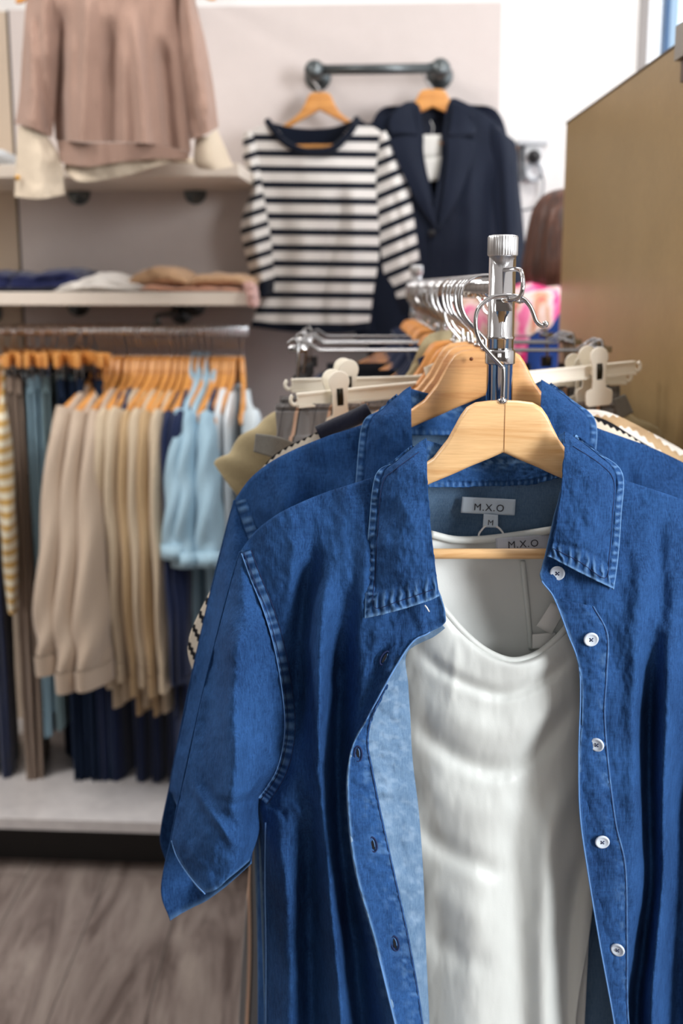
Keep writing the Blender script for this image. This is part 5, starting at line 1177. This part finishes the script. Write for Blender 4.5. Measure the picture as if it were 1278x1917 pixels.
# ================================================================== brown sweatshirt over a cream shirt, above the shelf
MAU = fabric('mauve_brown_sweat', lin(162, 132, 117), .06, .9, .3, 600, .2); CRS = fabric('cream_shirt_cotton', lin(212, 196, 174), .05, .85, .2)
def sweatshirt():
    Y = 2.60
    t = thing('brown_sweatshirt', 'mauve brown sweatshirt hanging at the top left in front of the upper shelf', 'sweatshirt', tuple(W(200, -120, Y)))
    rows = [[(80, -150, Y), (130, -180, Y - .02), (200, -150, Y - .03), (270, -180, Y - .02), (325, -150, Y)],
            [(78, -60, Y), (140, -60, Y - .04), (200, -60, Y - .06), (260, -60, Y - .04), (330, -60, Y)],
            [(84, 60, Y), (140, 60, Y - .05), (200, 60, Y - .07), (270, 60, Y - .05), (338, 60, Y)],
            [(95, 160, Y), (150, 165, Y - .05), (210, 168, Y - .07), (280, 168, Y - .05), (345, 165, Y)],
            [(104, 262, Y), (160, 266, Y - .05), (215, 266, Y - .07), (290, 270, Y - .05), (358, 285, Y)]]
    fo = [([(165, -60), (160, 100), (150, 280)], 16, .034, (0, 1)), ([(118, 0), (112, 150), (112, 270)], 13, -.04, (0, 1)), ([(205, 20), (205, 150), (206, 290)], 16, -.036, (0, 1)), ([(250, 0), (262, 150), (272, 290)], 14, .034, (0, 1)), ([(300, 60), (310, 180), (320, 290)], 13, -.036, (0, 1)), ([(232, 60), (235, 280)], 10, .014, (0, 1)), ([(135, 40), (130, 280)], 9, .016, (0, 1))]
    cloth('body', rows, MAU, t, 90, 110, fo, [(.006, 40, 120, 161)], back=.12)
    cloth('hem_band', [[(106, 262, Y), (160, 267, Y - .052), (215, 267, Y - .072), (290, 270, Y - .052), (356, 285, Y)], [(112, 304, Y), (160, 312, Y - .045), (215, 304, Y - .065), (290, 297, Y - .045), (352, 300, Y)]], MAU, t, 60, 12, [([(206, 268), (206, 310)], 12, -.012, (1, 1)), ([(160, 268), (160, 310)], 12, .008, (1, 1))], back=.11)
    rows = [[(78, -150, Y + .0), (95, -160, Y - .02), (118, -140, Y)], [(52, -20, Y + .01), (84, -20, Y - .03), (112, -20, Y)], [(42, 90, Y + .01), (76, 90, Y - .05), (110, 100, Y)], [(36, 180, Y + .01), (70, 182, Y - .05), (104, 190, Y)], [(28, 232, Y + .01), (60, 240, Y - .05), (98, 258, Y)]]
    cloth('sleeve', rows, MAU, t, 44, 80, [([(70, 0), (75, 120), (92, 240)], 9, -.016, (0, 1)), ([(55, 20), (60, 200)], 9, .012)], [(.005, 20, 50, 162)], back=.08)
    rows = [[(322, -140, Y), (335, -160, Y - .02), (350, -140, Y + .0)], [(332, -20, Y), (348, -20, Y - .04), (362, -20, Y + .01)], [(338, 90, Y), (360, 90, Y - .05), (386, 85, Y + .01)], [(344, 180, Y), (372, 175, Y - .05), (400, 165, Y + .01)], [(356, 262, Y), (384, 252, Y - .05), (409, 238, Y + .01)]]
    cloth('sleeve', rows, MAU, t, 44, 80, [([(345, 20), (358, 150), (372, 250)], 9, -.014, (0, 1)), ([(380, 100), (392, 230)], 8, .010)], [(.005, 20, 50, 163)], back=.08)
    t2 = thing('cream_shirt', 'cream shirt worn under the brown sweatshirt, its cuffs and tail showing', 'shirt', tuple(W(200, 300, Y + .05)))
    rows = [[(34, 236, Y + .0), (62, 236, Y - .025), (84, 246, Y + .0)], [(30, 300, Y + .0), (70, 300, Y - .035), (112, 296, Y + .0)], [(27, 368, Y + .0), (74, 372, Y - .035), (122, 364, Y + .0)]]
    s_ = cloth('cuff', rows, CRS, t2, 36, 40, [([(80, 245), (108, 300)], 4, .006)], [(.003, 20, 30, 164)], back=.06)
    MB().lathe([(0, -.003), (.006, -.002), (.006, .0), (0, .002)], W(33, 333, Y - .02), 'y', 14).build('cuff_button', plain('brass_button', lin(214, 160, 70), .3, .6), t2)
    rows = [[(366, 250, Y + .0), (385, 255, Y - .025), (406, 242, Y + .0)], [(362, 300, Y + .01), (392, 300, Y - .025), (428, 292, Y + .01)], [(372, 316, Y + .01), (400, 318, Y - .02), (436, 312, Y + .01)]]
    cloth('cuff', rows, CRS, t2, 30, 30, back=.05)
    rows = [[(118, 285, Y + .02), (200, 290, Y - .015), (300, 280, Y - .0), (350, 285, Y + .02)], [(122, 318, Y + .02), (150, 340, Y - .02), (230, 330, Y - .02), (290, 312, Y - .0), (345, 300, Y + .02)]]
    cloth('shirt_tail', rows, CRS, t2, 50, 20, (), [(.004, 20, 30, 165)], thick=.002)
    x, z = WX(200, -190, WY - Y); 
    h = dup(hang_r, W(202, -215, Y - .02), -TH, 'golden wooden hanger carrying the brown sweatshirt', 'hangers on the face-out arm')
    arm = thing('face_out_arm', 'grey face-out pipe arm high on the wall holding the brown sweatshirt', 'pipe arm', tuple(W(202, -215, Y - .02)))
    p = W(202, -215, Y - .02) + np.array([0, 0, -.0125]); MB().tube([p + np.array([0, -.05, 0]), p + np.array([0, .555, 0])], .0125, 16).build('arm_pipe', IRON, arm)
sweatshirt()
def cloth_heap(name, label, cat, mat, pts, d0, d1, zb, thick_layers=2, seed=0, group=None, parts=()):
    """folded garment lying on a shelf: profile pts (px, py) along its top seen from the front"""
    q = [(WX(px, py, (d0 + d1) / 2)) for px, py in pts]; xs = np.array([a for a, _ in q]); zs = np.array([b for _, b in q])
    t = thing(name, label, cat, tuple(wall_pt((xs[0] + xs[-1]) / 2, (d0 + d1) / 2, zb)), 0, group)
    n = 50; X = np.linspace(xs[0], xs[-1], n); Z = np.interp(X, xs, zs); Z = np.convolve(np.pad(Z, 2, 'edge'), np.ones(5) / 5, 'valid')
    ang = np.linspace(0, 2 * np.pi, 40, endpoint=False); Rg = []
    for i, (x, z) in enumerate(zip(X, Z)):
        e = min(i, n - 1 - i) / 4; e = min(1, .25 + e * .75); h = max(.006, (z - zb)) * (.6 + .4 * e); c, s_ = np.cos(ang), np.sin(ang)
        dd = (d0 + d1) / 2 + (d1 - d0) / 2 * np.sign(c) * np.abs(c) ** .5 * (.9 + .1 * e); zz = zb + h / 2 + h / 2 * np.sign(s_) * np.abs(s_) ** .6
        zz = zz + (s_ > 0) * (.004 * fbm(np.full(40, x * 30) + seed, dd * 20, seed) + .002 * np.sin(x * 60 + dd * 40)); dd = dd + .010 * fbm(np.full(40, x * 22), zz * 40 + seed, seed + 1) - .006 * np.cos((zz - zb) / max(h, .01) * np.pi * 2 * thick_layers) * (c > 0)
        Rg.append(np.array([wall_pt(x, d, z_) for d, z_ in zip(dd, np.maximum(zz, zb + .0005))]))
    MB().rings(np.array(Rg)).build('folded_body', mat, t)
    return t
zs2 = sh2[1]; zs1_ = sh1[1]
cloth_heap('folded_navy_jumper', 'folded navy jumper at the left on the lower shelf', 'folded clothes', fabric('navy_folded', lin(28, 34, 72), .15, .9, .2), [(-30, 512), (10, 506), (40, 510), (52, 514)], .12, .37, zs2, 2, 1, 'folded clothes on the lower shelf')
t = cloth_heap('folded_navy_jumper', 'folded navy jumper beside the white tee on the lower shelf', 'folded clothes', MATS['navy_folded'], [(48, 516), (60, 508), (90, 516), (112, 506), (150, 502), (172, 510), (180, 520)], .10, .37, zs2, 2, 2, 'folded clothes on the lower shelf')
cloth_heap('folded_white_tee', 'folded white tee between the navy and tan piles on the lower shelf', 'folded clothes', fabric('warm_white', lin(240, 234, 226), .04), [(126, 540), (150, 528), (178, 520), (205, 509), (235, 520), (270, 528), (312, 542)], .14, .39, zs2, 2, 4)
cloth_heap('folded_pink_jumper', 'folded salmon pink top under the tan jumpers on the lower shelf', 'folded clothes', fabric('salmon', lin(214, 160, 132), .06, .9, .2), [(284, 532), (330, 534), (400, 538), (445, 538), (462, 541)], .10, .385, zs2, 1, 5)
zz = WX(400, 537, .3)[1]
cloth_heap('folded_tan_jumper', 'folded tan jumper with orange edge in the middle of the lower shelf', 'folded clothes', fabric('tan_folded', lin(196, 158, 122), .08, .9, .2), [(262, 516), (278, 505), (310, 499), (340, 503), (362, 516), (372, 524)], .12, .37, zz, 1, 6, 'tan jumpers on the lower shelf')
cloth_heap('folded_tan_jumper', 'folded tan jumper at the right end of the lower shelf', 'folded clothes', MATS['tan_folded'], [(368, 524), (385, 515), (420, 511), (455, 515), (478, 524)], .12, .37, zz, 1, 7, 'tan jumpers on the lower shelf')
tt = thing('pink_scarf', 'pale pink knit hanging over the right end of the lower shelf', 'scarf', tuple(W(470, 530, 2.74)))
cloth('scarf_fall', [[(452, 532, 2.74), (468, 526, 2.735), (482, 536, 2.76)], [(460, 548, 2.735), (472, 548, 2.725), (484, 552, 2.76)], [(464, 572, 2.74), (474, 576, 2.73), (485, 572, 2.76)]], fabric('pale_pink_knit', lin(206, 164, 156), .15, .9, .3), tt, 20, 24, (), [(.006, 8, 8, 171)], back=.03)
cloth_heap('folded_white_jumper', 'folded white top at the left end of the upper shelf', 'folded clothes', WHT, [(-40, 290), (-10, 284), (15, 286), (32, 292)], .14, .39, zs1_, 2, 8)
cloth_heap('folded_cream_shirt', 'folded cream garment on the upper shelf under the brown sweatshirt', 'folded clothes', CRS, [(250, 302), (290, 296), (318, 297), (345, 301), (380, 303)], .10, .36, zs1_, 1, 9)
# ================================================================== shopper behind the divider panel
def person():
    Y = 2.52; hx_, hz0 = float(W(1076, 450, Y)[0]), float(W(1076, 450, Y)[2])
    t = thing('person', 'person with brown bob hair in a pink patterned top and blue jacket, behind the panel', 'person', (hx_, Y, 0))
    t.rotation_euler = (0, 0, math.pi)
    SK = plain('skin', lin(206, 160, 134), .5)
    V = []; E = []; Rd = []
    def chain(prev, pts):
        for x, y, z, r in pts:
            V.append((hx_ + x, Y + y, z)); Rd.append(r); i = len(V) - 1
            if prev is not None: E.append((prev, i))
            prev = i
        return prev
    top = hz0 + .12
    pel = chain(None, [(0, 0, top * .53, .13)]); ch = chain(pel, [(0, 0, top * .60, .12), (0, 0, top * .68, .13), (0, 0, top * .76, .14), (0, 0, top * .80, .11)])
    nk = chain(ch, [(0, .005, top * .845, .05), (0, .0, top * .87, .05), (0, -.01, top * .915, .085), (0, -.005, top * .955, .085), (0, 0, top * .985, .055)])
    for s_ in (-1, 1):
        sh_ = chain(ch - 0, [(s_ * .13, 0, top * .79, .065), (s_ * .18, 0, top * .765, .055), (s_ * .215, .01, top * .66, .042), (s_ * .225, .0, top * .58, .038), (s_ * .20, -.10, top * .53, .030), (s_ * .18, -.16, top * .51, .026), (s_ * .17, -.20, top * .50, .024)])
        for k in range(5):
            ox = (k - 2) * .017; L_ = [.05, .075, .08, .074, .06][k]
            chain(sh_, [(s_ * .17 + ox, -.22, top * .50 - .004, .009), (s_ * .17 + ox * 1.3, -.22 - L_ * .6, top * .50 - .014, .008), (s_ * .17 + ox * 1.3, -.22 - L_ * .8, top * .50 - .034, .007)])
        chain(pel, [(s_ * .09, 0, top * .48, .09), (s_ * .10, 0, top * .40, .08), (s_ * .10, -.01, top * .27, .058), (s_ * .10, .01, top * .15, .048), (s_ * .10, .02, top * .05, .036), (s_ * .10, -.04, .04, .036), (s_ * .105, -.14, .028, .028)])
    me = bpy.data.meshes.new('body'); me.from_pydata([(x - hx_, y - Y, z) for x, y, z in V], E, []); me.materials.append(SK)
    o = bpy.data.objects.new('body', me); COL.objects.link(o); o.parent = t
    sk = o.modifiers.new('skin', 'SKIN'); sub = o.modifiers.new('sub', 'SUBSURF'); sub.levels = sub.render_levels = 2
    for i, r in enumerate(Rd): me.skin_vertices[0].data[i].radius = (r, r * (.85 if i < 5 else 1)); me.skin_vertices[0].data[i].use_root = (i == 0)
    # facial features
    mb = MB()
    c = np.array([hx_, Y - .085, top * .925])
    mb.lathe([(0, .012), (.008, .004), (.011, -.012), (0, -.016)], c + [0, -.004, -.006], 'z', 10); mb.build('nose', SK, t)
    for s_ in (-1, 1): MB().lathe([(0, -.008), (.010, 0), (0, .006)], c + [s_ * .03, .008, .012], 'y', 12).build('eye', plain('eye_dark', (.02, .015, .01), .3) if 'eye_dark' not in MATS else MATS['eye_dark'], t)
    MB().tube([c + [-.022, .006, -.035], c + [0, -.001, -.037], c + [.022, .006, -.035]], .004, 8).build('mouth', plain('lips', lin(170, 90, 84), .5), t)
    # hair: bob, seen from behind
    m, nt, b = new_mat('brown_hair'); n = noise(nt, coords(nt, (1, 1, .05)), 60, 4, .7); r = ramp(nt, [(.35, lin(44, 24, 18)), (.65, lin(98, 60, 44))]); nt.links.new(n, r.inputs[0]); nt.links.new(r.outputs[0], b.inputs['Base Color']); b.inputs['Roughness'].default_value = .4; bump(nt, b, n, .8, .004)
    zt_ = float(W(1076, 352, Y)[2]); zl = float(W(1076, 548, Y)[2]); Rg = []
    prof = [(0.004, 0), (.045, .004), (.075, .02), (.093, .05), (.101, .09), (.106, .13), (.110, .17), (.108, .20), (.096, .225), (.08, .232)]
    tot_ = prof[-1][1]; ang = np.linspace(0, 2 * np.pi, 96, endpoint=False)
    for r_, dz in prof:
        rr = r_ * (1 + .02 * np.sin(ang * 17) + .012 * np.sin(ang * 41 + dz * 30)); fr_ = np.where((np.sin(ang) < -.35) & (dz > .07), .62, 1)
        Rg.append(np.stack([hx_ + rr * np.cos(ang), Y + .005 + rr * np.sin(ang) * 1.02 * fr_, np.full(96, zt_ - dz * (zt_ - zl) / tot_)], -1))
    MB().rings(cr(np.array(Rg), 60), (True, False)).build('hair', m, t)
    # pink patterned top and blue sleeveless jacket
    m, nt, b = new_mat('pink_pattern'); n = noise(nt, coords(nt, (1, 1, .5)), 14, 3, .5, 2); r = ramp(nt, [(.38, lin(232, 40, 120)), (.46, lin(240, 120, 170)), (.54, lin(238, 214, 210)), (.62, lin(205, 160, 130)), (.7, lin(226, 50, 90))]); nt.links.new(n, r.inputs[0]); nt.links.new(r.outputs[0], b.inputs['Base Color']); b.inputs['Roughness'].default_value = .8
    def shell(rs_, n=64, seed=0):
        out = []
        for w, d, z in rs_:
            c, s_ = np.cos(ang), np.sin(ang); out.append(np.stack([hx_ + w * np.sign(c) * np.abs(c) ** .85 + .004 * np.sin(ang * 9 + z * 20), Y + d * s_ + .004 * np.sin(ang * 7 + z * 12), np.full(96, z)], -1))
        return np.array(out)
    zs_ = float(W(1040, 530, Y)[2])
    MB().rings(cr(shell([(.06, .06, zs_ + .02), (.11, .09, zs_ - .0), (.17, .11, zs_ - .025), (.20, .125, zs_ - .07), (.205, .13, zs_ - .16), (.19, .13, zs_ - .30), (.19, .135, zs_ - .50), (.2, .14, zs_ - .62)]), 50), (False, False)).build('pink_top', m, t)
    for s_ in (-1, 1):
        P = [(s_ * .16, 0, zs_ - .03), (s_ * .212, 0, zs_ - .09), (s_ * .235, .01, zs_ - .22), (s_ * .24, 0, zs_ - .34), (s_ * .215, -.07, zs_ - .42)]
        MB().tube([(hx_ + a, Y + b_, c) for a, b_, c in P], .062, 16, smooth=24, cap=False).build('sleeve', m, t)
    JK = denim('jacket_denim', lin(24, 44, 96), lin(50, 80, 150), lin(90, 120, 180))
    MB().rings(cr(shell([(.15, .12, zs_ - .04), (.17, .135, zs_ - .10), (.175, .14, zs_ - .25), (.18, .145, zs_ - .45)]), 30), (False, False)).build('blue_vest', JK, t)
    for s_ in (-1, 1):
        P = [(s_ * .09, 0, top * .50), (s_ * .10, 0, top * .40), (s_ * .10, -.01, top * .27), (s_ * .10, .01, top * .12), (s_ * .10, .02, .07)]
        MB().tube([(hx_ + a, Y + b_, c) for a, b_, c in P], [.105, .095, .078, .07, .07], 20, cap=False).build('trouser_leg', DNV, t)
        mb = MB().lathe([(.0, 0), (.045, 0), (.05, .02), (.045, .05), (.03, .07), (0, .075)], (hx_ + s_ * .10, Y - .05, 0), 'z', 20); V_ = mb.V[0]; V_[:, 1] = (V_[:, 1] - (Y - .05)) * 2.4 + Y - .06; mb.build('shoe', BLK, t)
person()
